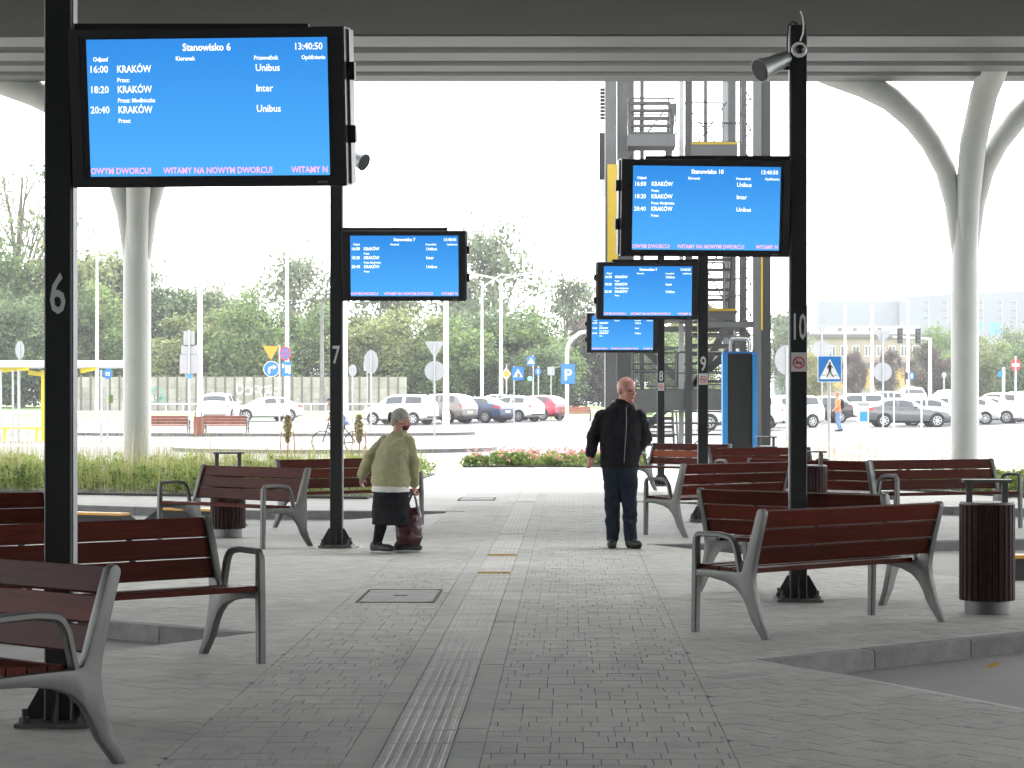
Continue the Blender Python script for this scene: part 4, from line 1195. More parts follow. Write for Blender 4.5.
p_ = plate(t, 506.3, 374, [(0, -6.5), (4.6, 0), (0, 6.5), (-4.6, 0)], M_swhite); plate(t, 506.3, 374, [(0, -4.8), (3.4, 0), (0, 4.8), (-3.4, 0)], M_orange, 'yellow_field', 0.056, p_, 0.004)
t = sign_post(514, 92, 440, 'blue square pedestrian crossing sign in front of the white patterned car', 366, 0.03)
p_ = plate(t, 518, 373.5, rect(11.5, 13), M_blue); plate(t, 518, 373, tri(9.5), M_swhite, 'white_triangle', 0.056, p_, 0.004)
plate(t, 518, 375, rect(1.4, 4), M_sblack, 'walking_figure', 0.061, p_, 0.003); plate(t, 519.6, 375.4, rect(1.0, 3), M_sblack, 'walking_figure', 0.061, p_, 0.003)
t = sign_post(533, 132, 420, 'blue crossing sign above a traffic light showing green', 355, 0.05, 'traffic_light'); t['category'] = 'traffic light'
p_ = plate(t, 531, 361, rect(8, 9), M_blue); plate(t, 531, 360.6, tri(7), M_swhite, 'white_triangle', 0.056, p_, 0.004)
hd = plate(t, 530, 374, rect(4.2, 13.5), M_sblack, 'signal_head', 0.10, None, 0.12)
plate(t, 530, 378.6, disc(2.0), M_green_l, 'green_lens', 0.225, hd, 0.004); plate(t, 530, 374, disc(1.6), M_dark_l, 'dark_lens', 0.225, hd, 0.004); plate(t, 530, 369.6, disc(1.6), M_dark_l, 'dark_lens', 0.225, hd, 0.004)
t = sign_post(538.3, 134, 420, 'small round blue sign beside the green traffic light', 366, 0.04)
p_ = plate(t, 538, 371.5, disc(3.4), M_blue); plate(t, 538, 371.5, rect(1.6, 3.6), M_swhite, 'white_mark', 0.056, p_, 0.004)
t = sign_post(107.5, 84, 440, 'round blue sign on a post at the end of the yellow shelter', 368, 0.03)
p_ = plate(t, 108, 373.5, disc(4.4, ry=5.4), M_blue); plate(t, 108, 374, rect(4.0, 3.6), M_swhite, 'white_mark', 0.056, p_, 0.004); plate(t, 108, 374.6, rect(2.4, 1.4), M_blue, 'blue_mark', 0.061, p_, 0.004)
plate(t, 111, 399, rect(4, 8), M_leafA if False else M_grass, 'green_plate', 0.02)
t = sign_post(1015.5, 120, 420, 'round red no entry sign on a white post by the white cars', 356, 0.07)
p_ = plate(t, 1015.5, 365, disc(4.8, ry=6.4), M_red); plate(t, 1015.5, 365, rect(7.4, 2.8), M_swhite, 'white_bar', 0.056, p_, 0.004)
plate(t, 1011.5, 374, rect(3, 6), M_sblack, 'signal_head', 0.05, None, 0.1)
t = sign_post(1003.5, 126, 420, 'blue round sign on a pale post near the no entry sign', 367, 0.10)
plate(t, 1000.5, 374, disc(2.6, ry=3.4), M_blue)
t = sign_post(944, 150, 420, 'small pale round sign on a thin post before the purple tree', 372, 0.05)
plate(t, 944, 375, disc(2.4, ry=3.0), M_sback)
for k, (px, ln_) in enumerate(((894, 50), (921.5, 48))):
    Y = 86
    t = empty('bollard', (gx(px, Y), Y, gz(Y)), 0, ('thin white steel post nearest the ticket machine, before the dark grey hatchback', 'thin white steel post before the bonnet of the dark grey hatchback')[k], 'bollard', 'thin posts at the car park')
    part('shaft', M_white, t, lambda m: m.tube([(0, 0, 0), (0, 0, 1.55 if k else 1.8)], 0.03, 8), 60)
    part('cap', M_lgrey, t, lambda m: m.lathe([(0.034, 0), (0.03, 0.03), (0.01, 0.045)], (0, 0, 1.55 if k else 1.8), 10), 60)
# traffic light gantry
Y = 130
t = empty('traffic_light_gantry', (gx(930, Y), Y, gz(Y)), 0, 'white mast arm holding two traffic lights over the car park road', 'traffic light')
k_ = Y / FPX
def tz_(py): return gzp(py, Y) - gz(Y)
part('mast', M_white, t, lambda m: m.tube([(0, 0, 0), (0, 0, tz_(338))], [0.13, 0.09], 10), 60)
part('arm', M_white, t, lambda m: m.tube([(0, 0, tz_(339)), (-37 * k_, 0, tz_(337))], 0.06, 8), 60)
for px in (899.5, 917.5):
    x_ = (px - 930) * k_
    hd = part('signal_head', M_sblack, t, lambda m: m.box((x_, -0.12, tz_(336)), (5.2 * k_, 0.2, 15 * k_)))
    for py in (331.5, 336, 340.5):
        part('lens', M_blue if False else M_dark_l, hd, lambda m: m.cyl((x_ + 0.4 * k_, -0.23, tz_(py)), 1.7 * k_, 0.03, 14, 'Y'))
    part('back_board', M_sback, hd, lambda m: m.box((x_ + 2.6 * k_, -0.02, tz_(336)), (2.4 * k_, 0.02, 15 * k_)))
part('round_sign', M_sback, t, lambda m: m.cyl(((902.5 - 930) * k_, 0.1, tz_(327)), 3.6 * k_, 0.03, 20, 'Y'))
for px, lab in ((909.5, 'blue pedestrian sign low on a white post with a dark signal box'),):
    t = sign_post(908.5, 134, 420, lab, 372, 0.05); plate(t, 911.5, 376, rect(4.5, 7), M_blue); plate(t, 911.5, 376, rect(1.6, 4.5), M_swhite, 'white_mark', 0.056); plate(t, 906.5, 376, rect(3.6, 7), M_sblack, 'signal_head', 0.02, None, 0.1)

# ================================================================== SHELTER, RAILINGS, WALL
SY_ = 80.0; sz = gz(SY_)
sh = empty('bus_shelter', (gx(55, SY_), SY_, sz), 0, 'long bus shelter with a pale flat roof on yellow posts', 'bus shelter')
k_ = SY_ / FPX
def shz(py): return gzp(py, SY_) - sz
part('roof', M_lgrey, sh, lambda m: m.box((-9 * k_, 0.9, shz(364.5)), (162 * k_, 2.6, 0.22)))
part('fascia', M_white, sh, lambda m: m.box((-9 * k_, -0.42, shz(363)), (162 * k_ + 0.04, 0.04, 0.18)))
for i, px in enumerate((40.5, 47, -6)):
    part('post', M_yellow2, sh, lambda m: m.box(((px - 55) * k_, 0.6 + 0.4 * (i % 2), shz(370) / 2), ((5.5 if i == 0 else 2) * k_, 0.2, shz(370))))
part('beam', M_yellow2, sh, lambda m: m.bar(((-6 - 55) * k_, 0.5, shz(370)), ((30 - 55) * k_, -0.3, shz(368)), 0.12, 0.18))
part('beam', M_yellow2, sh, lambda m: m.bar(((20 - 55) * k_, 1.4, shz(372)), ((44 - 55) * k_, 0.6, shz(375)), 0.12, 0.16))
part('beam', M_yellow2, sh, lambda m: m.bar(((80 - 55) * k_, 0.2, shz(371)), ((97 - 55) * k_, -0.3, shz(368)), 0.12, 0.16))
for px in (3, 15, 20.5, 103):
    part('grey_post', M_grey, sh, lambda m: m.box(((px - 55) * k_, -0.3, shz(370) / 2), (1.8 * k_, 0.08, shz(370))))
part('seat', M_yellow2, sh, lambda m: m.box(((14 - 55) * k_, 1.0, 0.5), (1.6, 0.35, 0.08)))
for sx in (-0.6, 0.6): part('seat_leg', M_yellow2, sh, lambda m: m.box(((14 - 55) * k_ + sx, 1.0, 0.23), (0.08, 0.2, 0.46)))

def railing(px0, px1, Y, label, n, h=0.95):
    x0, x1 = gx(px0, Y), gx(px1, Y)
    t = empty('railing', ((x0 + x1) / 2, Y, gz(Y)), 0, label, 'railing'); L = (x1 - x0)
    part('top_rail', M_white, t, lambda m: m.tube([(-L / 2, 0, h - 0.12), (-L / 2 + 0.05, 0, h - 0.02), (-L / 2 + 0.15, 0, h), (L / 2 - 0.15, 0, h), (L / 2 - 0.05, 0, h - 0.02), (L / 2, 0, h - 0.12)], 0.036, 8), 60)
    part('mid_rail', M_white, t, lambda m: m.tube([(-L / 2, 0, h * 0.5), (L / 2, 0, h * 0.5)], 0.022, 8), 60)
    for k in range(n + 1):
        part('post', M_white, t, lambda m: m.tube([(-L / 2 + L * k / n, 0, 0), (-L / 2 + L * k / n, 0, h - 0.04)], 0.032, 8), 60)
railing(-40, 8, 92, 'white tubular railing at the far end of the yellow shelter', 3)
railing(9, 46, 92, 'white tubular railing seen between the shelter posts', 3)
railing(60, 132, 93, 'white tubular railing between pole 6 and the left column', 5)
railing(150, 232, 131, 'white tubular railing along the grass behind the red benches', 5)
railing(282, 340, 131, 'white tubular railing behind the cyclist', 4)
railing(348, 470, 131, 'white tubular railing behind the parked cars', 7)

# concrete panel wall: posts and panels, each a piece
WY = 150.0
wall = empty('panel_wall', (gx(235, WY), WY, gz(WY)), 0, 'long weathered concrete panel wall with graffiti below the trees', 'wall')
k_ = WY / FPX; pw = 9.6 * k_; x = gx(62, WY) - gx(235, WY); x_end = gx(402, WY) - gx(235, WY); wh = 2.35
M_panel = mat('weathered_panel', (0.30, 0.285, 0.25), 0.9, var=0.25, vscale=1.2, bump=0.4, bscale=18, rnd=0.12)
M_wpost = mat('wall_post', (0.13, 0.12, 0.105), 0.9, var=0.2)
i = 0
while x < x_end:
    for j in range(3):
        part('panel', M_panel, wall, lambda m: m.box((x + pw / 2, 0, (j + 0.5) * wh / 3), (pw - 0.13, 0.08, wh / 3 - 0.02)))
    part('post', M_wpost, wall, lambda m: m.box((x, 0, wh / 2 + 0.05), (0.13, 0.16, wh + 0.1)))
    x += pw; i += 1
M_teal = mat('graffiti_teal', (0.10, 0.32, 0.26), 0.8, var=0.2); M_gw = mat('graffiti_white', (0.70, 0.70, 0.68), 0.8, var=0.1)
def graf(px, py, rx, ry, m_, ring=None):
    def fn(m):
        n = 20; o = []
        for k in range(n):
            g = 2 * math.pi * k / n; w = 1 + 0.12 * math.sin(3 * g + px)
            o.append((rx * w * math.cos(g) * k_, ry * w * math.sin(g) * k_))
        c = (gx(px, WY) - gx(235, WY), -0.046, gzp(py, WY) - gz(WY))
        if ring is None: m.plate(o, c, (1, 0, 0), (0, 0, 1), 0.004)
        else:
            vs = [(c[0] + a_, c[1], c[2] + b_) for a_, b_ in o] + [(c[0] + a_ * ring, c[1], c[2] + b_ * ring) for a_, b_ in o]
            m.add(vs, [(k, (k + 1) % n, n + (k + 1) % n, n + k) for k in range(n)])
    part('graffiti', m_, wall, fn)
graf(157.5, 394, 5, 8, M_teal, 0.7); graf(153, 398, 3.2, 2.8, M_gw); graf(163, 400, 3, 4, M_teal, 0.5)
for j, px in enumerate((240, 248, 256, 263, 270, 276)): graf(px, 389 + (j % 2) * 2, 4.2, 5.5 - (j % 3), M_gw, 0.62)

# far benches and bin beyond the hedge
for px, Y, lab in ((167, 90, 'faded red bench beyond the hedge next to the left column'), (226, 90, 'faded red bench beyond the hedge in front of the white estate car'), (575, 126, 'faded red bench on the grass verge under the trees')):
    o = bench(gx(px, Y), Y, 180 if px < 500 else 4, lab, gz(Y), wood=M_wood_r, group='red benches beyond the road')
o = put_bin(gx(198.5, 89), 89, 'red brown litter bin between the two faded red benches', z=gz(89))
for c in o.children:
    if c.name.startswith('slat'): c.data = c.data.copy(); c.data.materials[0] = M_wood_r

# parking ticket machine
Y = 76.0; k_ = Y / FPX
t = empty('ticket_machine', (gx(863, Y), Y, gz(Y)), 0, 'grey parking ticket machine with a blue panel beside the dark hatchback', 'ticket machine')
part('cabinet', M_lgrey, t, lambda m: m.bar((0, 0, 0.0), (0, 0, 1.42), 0.38, 0.34, 0.02, up=(0, 1, 0)))
part('hood', M_grey, t, lambda m: m.box((0, -0.03, 1.45), (0.42, 0.42, 0.06)))
part('blue_panel', M_blue2, t, lambda m: m.box((0, -0.176, 1.0), (0.26, 0.012, 0.34)))
part('display', M_swhite, t, lambda m: m.box((0.02, -0.178, 1.28), (0.16, 0.012, 0.1)))
part('button_plate', M_swhite, t, lambda m: m.box((-0.02, -0.178, 0.70), (0.22, 0.012, 0.08)))
part('coin_tray', M_swhite, t, lambda m: m.box((-0.04, -0.178, 0.22), (0.12, 0.012, 0.08)))

# small staked conifers in the bed beyond the hedge
def sapling(px, Y, label):
    t = empty('sapling', (gx(px, Y), Y, gz(Y)), 0, label, 'sapling', 'staked saplings beyond the hedge')
    part('stem', M_wood_r, t, lambda m: m.tube([(0, 0, 0), (0.02, 0, 0.5), (0, 0, 0.9)], [0.025, 0.02, 0.012], 6), 60)
    rr = random.Random(int(px))
    def cr(m):
        for _ in range(420):
            z = rr.uniform(0.42, 1.22); w_ = 0.13 * math.sin(math.pi * min(1, (z - 0.36) / 0.98)) ** 0.8
            g = rr.uniform(0, 6.28); leaf(m, (w_ * math.cos(g) * rr.random() ** 0.5, w_ * math.sin(g) * rr.random() ** 0.5, z), 0.06, rr)
    part('foliage', leaf_mat('sapling_leaf', (0.12, 0.10, 0.03), (0.26, 0.21, 0.08), 3), t, cr)
    for sx in (-0.22, 0.22): part('stake', M_wood_r, t, lambda m: m.tube([(sx, 0, 0), (sx * 0.8, 0, 0.75)], 0.018, 6), 60)
sapling(287.5, 62, 'small brownish staked conifer left of the cyclist'); sapling(359, 62, 'small brownish staked conifer between pole 7 and the olive cardigan wearer')

# ================================================================== CARS
def paint(name, c, metal=0.0):
    return mat(name, c, 0.28, metal, var=0.04, vscale=3, coat=0.6)
P_white = paint('paint_white', (0.72, 0.72, 0.71)); P_grey = paint('paint_grey', (0.10, 0.105, 0.11), 0.3); P_silver = paint('paint_silver', (0.42, 0.43, 0.44), 0.4)
P_navy = paint('paint_navy', (0.02, 0.035, 0.10), 0.1); P_red = paint('paint_red', (0.42, 0.02, 0.05), 0.1); P_taupe = paint('paint_taupe', (0.16, 0.15, 0.14), 0.4); P_black = paint('paint_black', (0.02, 0.02, 0.022), 0.1)
# stations: (x, bottom, shoulder z, top z, half width of body, half width of roof edge)
CARS = {
 'hatch': dict(L=4.1, st=[(2.05, .32, .52, .56, .55, .48), (2.0, .24, .62, .68, .72, .62), (1.7, .2, .72, .80, .82, .70), (1.15, .2, .84, .93, .86, .74), (.85, .2, .90, .98, .87, .72), (.2, .2, .93, 1.36, .88, .62), (-.15, .2, .94, 1.46, .88, .60), (-.8, .2, .96, 1.48, .88, .60), (-1.35, .2, .98, 1.43, .87, .60), (-1.65, .22, 1.0, 1.34, .86, .60), (-1.92, .3, .98, 1.08, .84, .70), (-2.02, .34, .9, .98, .80, .70), (-2.05, .4, .7, .76, .74, .66)], ws=(4, 6), rw=(9, 10), side=(4.35, 8.9), wb=(1.27, -1.25), wr=.31),
 'suv': dict(L=4.3, st=[(2.15, .36, .60, .66, .60, .5), (2.08, .28, .72, .80, .76, .66), (1.75, .24, .86, .95, .86, .74), (1.2, .24, .96, 1.05, .89, .76), (.95, .24, 1.0, 1.09, .90, .74), (.4, .24, 1.03, 1.48, .90, .66), (.1, .24, 1.04, 1.60, .90, .64), (-.8, .24, 1.06, 1.64, .90, .64), (-1.45, .24, 1.08, 1.60, .89, .64), (-1.75, .26, 1.08, 1.50, .88, .64), (-2.02, .32, 1.06, 1.16, .86, .74), (-2.12, .38, .95, 1.03, .82, .72), (-2.15, .44, .74, .8, .78, .7)], ws=(4, 6), rw=(9, 10), side=(4.35, 8.9), wb=(1.32, -1.30), wr=.35),
 'sedan': dict(L=4.5, st=[(2.25, .32, .50, .55, .58, .5), (2.18, .24, .60, .66, .74, .64), (1.85, .2, .70, .77, .84, .72), (1.2, .2, .82, .90, .88, .76), (.9, .2, .86, .94, .89, .74), (.2, .2, .90, 1.30, .90, .62), (-.2, .2, .92, 1.42, .90, .60), (-.8, .2, .93, 1.43, .90, .60), (-1.2, .2, .95, 1.36, .89, .60), (-1.55, .2, .97, 1.16, .88, .66), (-1.85, .24, .96, 1.04, .87, .74), (-2.2, .3, .90, .98, .84, .74), (-2.25, .38, .7, .76, .78, .7)], ws=(4, 6), rw=(8, 10), side=(4.35, 8.7), wb=(1.36, -1.32), wr=.32),
 'mpv': dict(L=3.9, st=[(1.95, .34, .56, .62, .58, .5), (1.9, .26, .70, .78, .74, .64), (1.6, .22, .84, .93, .82, .70), (1.25, .22, .92, 1.02, .84, .72), (1.05, .22, .95, 1.06, .85, .70), (.5, .22, .98, 1.48, .85, .62), (.2, .22, .99, 1.58, .85, .60), (-.8, .22, 1.0, 1.60, .85, .60), (-1.5, .22, 1.02, 1.57, .84, .60), (-1.76, .26, 1.02, 1.50, .83, .60), (-1.9, .3, 1.0, 1.12, .82, .70), (-1.94, .36, .9, .98, .80, .70), (-1.96, .42, .7, .76, .76, .68)], ws=(4, 6), rw=(9, 10), side=(4.35, 8.9), wb=(1.2, -1.2), wr=.30)}
def car_sections(d):
    out = []
    for x, b_, s, tp, w, rw in d['st']:
        out.append([Vector((x, 0, b_)), Vector((x, .8 * w, b_)), Vector((x, .97 * w, b_ + .10)), Vector((x, w, (b_ + s) / 2 + .05)), Vector((x, .985 * w, s - .06)), Vector((x, .955 * w, s)),
                    Vector((x, rw + (0.955 * w - rw) * 0.10, tp - (tp - s) * 0.18)), Vector((x, rw * .90, tp - .015)), Vector((x, rw * .5, tp + .008)), Vector((x, 0, tp + .015))])
    return out
def make_car(kind, pm, dark_extra=False):
    d = CARS[kind]; S_ = car_sections(d); n = len(S_); K = 10
    t = empty('parked_car')
    m = MB(); vs = []
    full = 2 * K - 2
    for sec in S_:
        vs += sec + [Vector((p.x, -p.y, p.z)) for p in sec[1:-1][::-1]]
    fs = []
    for i in range(n - 1):
        for k in range(full):
            fs.append((i * full + k, (i + 1) * full + k, (i + 1) * full + (k + 1) % full, i * full + (k + 1) % full))
    fs += [tuple(reversed(range(full))), tuple(range((n - 1) * full, n * full))]
    m.add(vs, fs)
    body = m.build('body', pm, t, 38)
    def P(fi, k):
        i = int(min(n - 2, math.floor(fi))); f = fi - i
        kk = int(min(K - 2, math.floor(k))); g = k - kk
        a_ = S_[i][kk].lerp(S_[i + 1][kk], f); c_ = S_[i][kk + 1].lerp(S_[i + 1][kk + 1], f)
        return a_.lerp(c_, g)
    def patch(name, f0, f1, k0, k1, mtl, off, nu=6, nv=3, parent=t, sides=(1, -1), full_w=False):
        for sd in sides:
            mm = MB(); g = []
            for u in range(nu + 1):
                for v in range(nv + 1):
                    p = P(f0 + (f1 - f0) * u / nu, k0 + (k1 - k0) * v / nv)
                    g.append(p)
            def idx(u, v): return u * (nv + 1) + v
            pts = []
            for u in range(nu + 1):
                for v in range(nv + 1):
                    du = g[idx(min(u + 1, nu), v)] - g[idx(max(u - 1, 0), v)]; dv = g[idx(u, min(v + 1, nv))] - g[idx(u, max(v - 1, 0))]
                    nn = dv.cross(du); 
                    if nn.length > 1e-9: nn.normalize()
                    c0 = Vector((0, 0, 0.7))
                    if nn.dot(g[idx(u, v)] - c0) < 0: nn = -nn
                    q = g[idx(u, v)] + nn * off
                    pts.append(Vector((q.x, q.y * sd, q.z)))
            mm.add(pts, [(idx(u, v), idx(u + 1, v), idx(u + 1, v + 1), idx(u, v + 1)) for u in range(nu) for v in range(nv)])
            o = mm.build(name, mtl, parent, 60)
    f0, f1 = d['side']; mid = (f0 + f1) / 2 + 0.15
    # side windows: front and rear pane with a pillar between
    patch('side_window', f0 + 0.75, mid - 0.10, 5.25, 6.0, M_glassd, 0.008)
    patch('side_window', mid + 0.10, f1 - 0.45, 5.25, 6.0, M_glassd, 0.008)
    def wide(name, fa, fb, mtl, k0=7.05):
        mm = MB(); nu, nv = 5, 4; pts = []
        for u in range(nu + 1):
            row = [P(fa + (fb - fa) * u / nu, k0 + (9 - k0) * v / nv) for v in range(nv + 1)]
            row = row + [Vector((p.x, -p.y, p.z)) for p in row[:-1][::-1]]
            pts.append(row)
        w_ = len(pts[0])
        sgn = 1 if fa < 6 else -1
        vs_ = [p + Vector((0.010 * sgn, 0, 0.008)) for r_ in pts for p in r_]
        mm.add(vs_, [(u * w_ + v, u * w_ + v + 1, (u + 1) * w_ + v + 1, (u + 1) * w_ + v) for u in range(nu) for v in range(w_ - 1)])
        mm.build(name, mtl, t, 60)
    wide('windscreen', d['ws'][0] + 0.15, d['ws'][1] - 0.25, M_glassd, 6.6); wide('rear_window', d['rw'][0] + 0.08, d['rw'][1] - 0.12, M_glassd, 6.7)
    xf, xr = d['st'][0][0], d['st'][-1][0]; sh_ = d['st'][1][2]
    for sd in (1, -1):
        patch('headlamp', 0.75, 1.6, 4.0, 5.0, M_lamp, 0.008, 3, 2, t, (sd,))
        patch('tail_lamp', n - 3.0, n - 1.6, 3.7, 5.1, M_tail, 0.008, 3, 2, t, (sd,))
        part('mirror', pm, t, lambda m: m.ellipsoid((P(f0 + 0.55, 5.2).x, sd * (d['st'][5][4] + 0.07), P(f0 + .5, 5.2).z + 0.05), (0.09, 0.09, 0.07), 10, 6), 60)
        for fx in (f0 + 0.7, mid, f1 - 0.9):
            p0, p1, p2 = P(fx, 2.3), P(fx, 3.2), P(fx, 4.9)
            part('door_seam', M_under, body, lambda m: m.tube([(p.x, sd * (p.y + 0.002), p.z) for p in (p0, p1, p2)], 0.008, 4))
        for fx in (mid - 0.3, f1 - 1.2):
            p0 = P(fx, 4.2); part('door_handle', M_under, body, lambda m: m.box((p0.x, sd * (p0.y + 0.012), p0.z), (0.16, 0.02, 0.025)))
    part('front_grille', M_under, t, lambda m: m.box((xf - 0.02, 0, 0.40), (0.07, 0.95, 0.14)))
    part('number_plate', M_swhite, t, lambda m: m.box((xr - 0.005, 0, 0.62), (0.03, 0.5, 0.11)))
    part('number_plate', M_swhite, t, lambda m: m.box((xf + 0.016, 0, 0.46), (0.02, 0.5, 0.11)))
    part('rear_bumper', M_under, t, lambda m: m.box((xr + 0.03, 0, 0.40), (0.10, 1.35, 0.10)))
    part('underside', M_under, t, lambda m: m.box((0, 0, 0.27), (d['L'] - 0.7, 1.45, 0.14)))
    wr = d['wr']
    for wx in d['wb']:
        for sd in (1, -1):
            wy = sd * (d['st'][6][4] - 0.105)
            part('wheel_arch', M_under, t, lambda m: m.cyl((wx, wy + sd * 0.10, wr + 0.02), wr + 0.055, 0.04, 24, 'Y'), 40)
            w = part('wheel', M_tyre, t, lambda m: m.cyl((wx, wy + sd * 0.035, wr), wr, 0.20, 24, 'Y'), 40)
            def rim(m):
                m.cyl((wx, wy + sd * 0.137, wr), wr * 0.28, 0.02, 14, 'Y')
                for k in range(7):
                    g = 2 * math.pi * k / 7
                    m.bar((wx + math.cos(g) * wr * 0.2, wy + sd * 0.140, wr + math.sin(g) * wr * 0.2), (wx + math.cos(g) * wr * 0.66, wy + sd * 0.140, wr + math.sin(g) * wr * 0.66), 0.05, 0.014, up=(0, 1, 0))
                vs_ = []; nn_ = 24
                for k in range(nn_):
                    g = 2 * math.pi * k / nn_
                    for rr_ in (0.60, 0.70): vs_.append((wx + math.cos(g) * wr * rr_, wy + sd * 0.1385, wr + math.sin(g) * wr * rr_))
                m.add(vs_, [(2 * k, 2 * k + 1, (2 * k + 3) % (2 * nn_), (2 * k + 2) % (2 * nn_)) for k in range(nn_)])
            part('rim', M_rim, w, rim)
    return t
_proto = {}
def car(px, Y, deg, kind, pm, label, group='cars parked beyond the station', dz=0.0):
    key = (kind, pm.name)
    if key not in _proto: o = _proto[key] = make_car(kind, pm)
    else: o = copy_tree(_proto[key])
    Y += 5
    o.location = (gx(px, Y), Y, gz(Y) + 0.012 + dz); o.rotation_euler = (0, 0, R(deg)); tag(o, label, 'car', group)
    return o
# queue on the left side
car(221, 118, 88, 'suv', P_white, 'white estate car seen from the rear behind the red benches')
car(263, 121, 208, 'sedan', P_white, 'white car angled toward the road beside the panel wall')
c_ = car(400, 111, 158, 'mpv', P_white, 'white van like hatchback behind the olive cardigan wearer')
car(438, 114, 148, 'suv', P_taupe, 'grey brown car next to the thick white mast')
car(474, 117, 150, 'sedan', P_navy, 'dark navy car between the grey car and the white patterned car')
c_ = car(508, 120, 150, 'hatch', P_white, 'white hatchback with dark zigzag marks on its side')
for k in range(2):
    part('side_graphic', M_sblack, c_, lambda m: [m.bar((0.35 + k * 0.5, 0.895, 0.52), (0.55 + k * 0.5, 0.895, 0.72), 0.02, 0.07), m.bar((0.55 + k * 0.5, 0.895, 0.72), (0.75 + k * 0.5, 0.895, 0.52), 0.02, 0.07)])
car(534, 124, 146, 'hatch', P_red, 'bright red hatchback parked at the end of the row')
car(452, 128, 172, 'sedan', P_black, 'black car roof showing behind the grey brown car')
car(489, 130, 176, 'sedan', P_silver, 'silver car roof showing behind the navy car')
# car park on the right
car(907, 104, 2, 'sedan', P_grey, 'dark grey hatchback side on beside the ticket machine')
car(937, 108, -4, 'sedan', P_silver, 'silver car parked just behind the dark grey hatchback')
car(962, 112, -12, 'hatch', P_silver, 'silver car partly hidden by the right white column')
car(985, 115, -22, 'sedan', P_white, 'white car with sloping bonnet just right of the white column')
car(999, 119, -26, 'sedan', P_white, 'white car second from the right white column')
car(1015, 124, -30, 'suv', P_white, 'white tall car third from the right white column')
car(1034, 129, -30, 'suv', P_silver, 'silver car at the far end beneath the no entry sign')
car(852, 122, 184, 'mpv', P_white, 'white car behind the pedestrian in orange')
car(877, 136, 178, 'hatch', P_silver, 'silver car in the back row behind the ticket machine')
car(910, 142, 90, 'suv', P_white, 'white car seen from behind in the back row')
car(945, 140, 100, 'hatch', P_white, 'white small car in the back row left of the white column')
car(783, 102, 205, 'mpv', P_white, 'white car just left of pole 10')
car(815, 116, 185, 'hatch', P_black, 'black car between pole 10 and the crossing sign')
car(737, 96, 178, 'suv', P_white, 'white car glimpsed through the stair tower')

# ================================================================== TREES
M_bark = mat('bark', (0.11, 0.085, 0.06), 0.95, var=0.3, vscale=4, bump=0.6, bscale=15)
LM = {'green': leaf_mat('leaf_green', (0.044, 0.076, 0.026), (0.199, 0.280, 0.095), 0.30),  # wide dark to light ramps paint clump shading into the leaf colour
      'olive': leaf_mat('leaf_olive', (0.063, 0.086, 0.035), (0.275, 0.316, 0.125), 0.30),
      'pale': leaf_mat('leaf_pale', (0.059, 0.083, 0.047), (0.232, 0.273, 0.163), 0.30),
      'dark': leaf_mat('leaf_dark', (0.032, 0.056, 0.028), (0.142, 0.203, 0.087), 0.30),
      'purple': leaf_mat('leaf_purple', (0.032, 0.023, 0.023), (0.147, 0.110, 0.095), 0.30),
      'yellow': leaf_mat('leaf_yellow', (0.100, 0.106, 0.032), (0.366, 0.345, 0.123), 0.35)}
def make_tree(h, rx, ry, lm, seed, nclump=46, per=130, ls=0.30, base=0.12, sparse=0.0, fork=1):
    rr = random.Random(seed)
    t = empty('leafy_tree')
    tr = MB()
    r0 = (0.036 if sparse else 0.028) * h
    trunk = [(0, 0, -0.2)]
    x = y = 0
    for k in range(1, 6):
        x += rr.gauss(0, 0.018 * h); y += rr.gauss(0, 0.018 * h); trunk.append((x, y, h * 0.85 * k / 5))
    tr.tube(trunk, [r0 * (1 - 0.16 * k) for k in range(6)], 8)
    cl = []
    cz0, cz1 = h * base, h
    for k in range(nclump):
        for _ in range(30):
            u = Vector((rr.uniform(-1, 1), rr.uniform(-1, 1), rr.uniform(-1, 1)))
            if u.length <= 1 and (u.length > 0.45 or rr.random() < 0.25): break
        zc = (cz0 + cz1) / 2 + u.z * (cz1 - cz0) / 2
        taper = 1.0 - 0.35 * max(0, u.z) ** 2
        c = Vector((u.x * rx * taper, u.y * ry * taper, zc)); cl.append(c)
        if k % 3 == 0 or (sparse and k % 2 == 0):
            q = max(0.1, min(0.8, (zc / h) * 0.75)); i = min(4, int(q * 5)); a_ = Vector(trunk[i])
            mid = a_.lerp(c, 0.5) + Vector((0, 0, 0.05 * h))
            tr.tube([a_, mid, c], [r0 * 0.38, r0 * 0.22, r0 * 0.08], 5)
            for _ in range(1 if sparse else 0):
                e = c + Vector((rr.gauss(0, .1), rr.gauss(0, .1), rr.gauss(0, .06))) * h; tr.tube([mid, mid.lerp(e, 0.5) + Vector((0, 0, 0.02 * h)), e], [r0 * 0.2, r0 * 0.12, r0 * 0.05], 5); cl.append(e)
    tr.build('trunk', M_bark, t, 50)
    m = MB()
    for c in cl:
        s = rr.uniform(0.5, 1.2) * min(rx, (cz1 - cz0) / 2) * 0.28
        n = int(per * rr.uniform(0.5, 1.3) * (1 - sparse))
        for _ in range(n):
            v = Vector((rr.gauss(0, 1), rr.gauss(0, 1), rr.gauss(0, 0.75)))
            p = c + v * s * 0.62
            if p.z < 0.25: p.z = 0.25 + rr.random() * 0.3
            leaf(m, p, ls * rr.uniform(0.6, 1.35), rr, 1.5)
    m.build('crown', lm, t)
    return t
_tp = {}
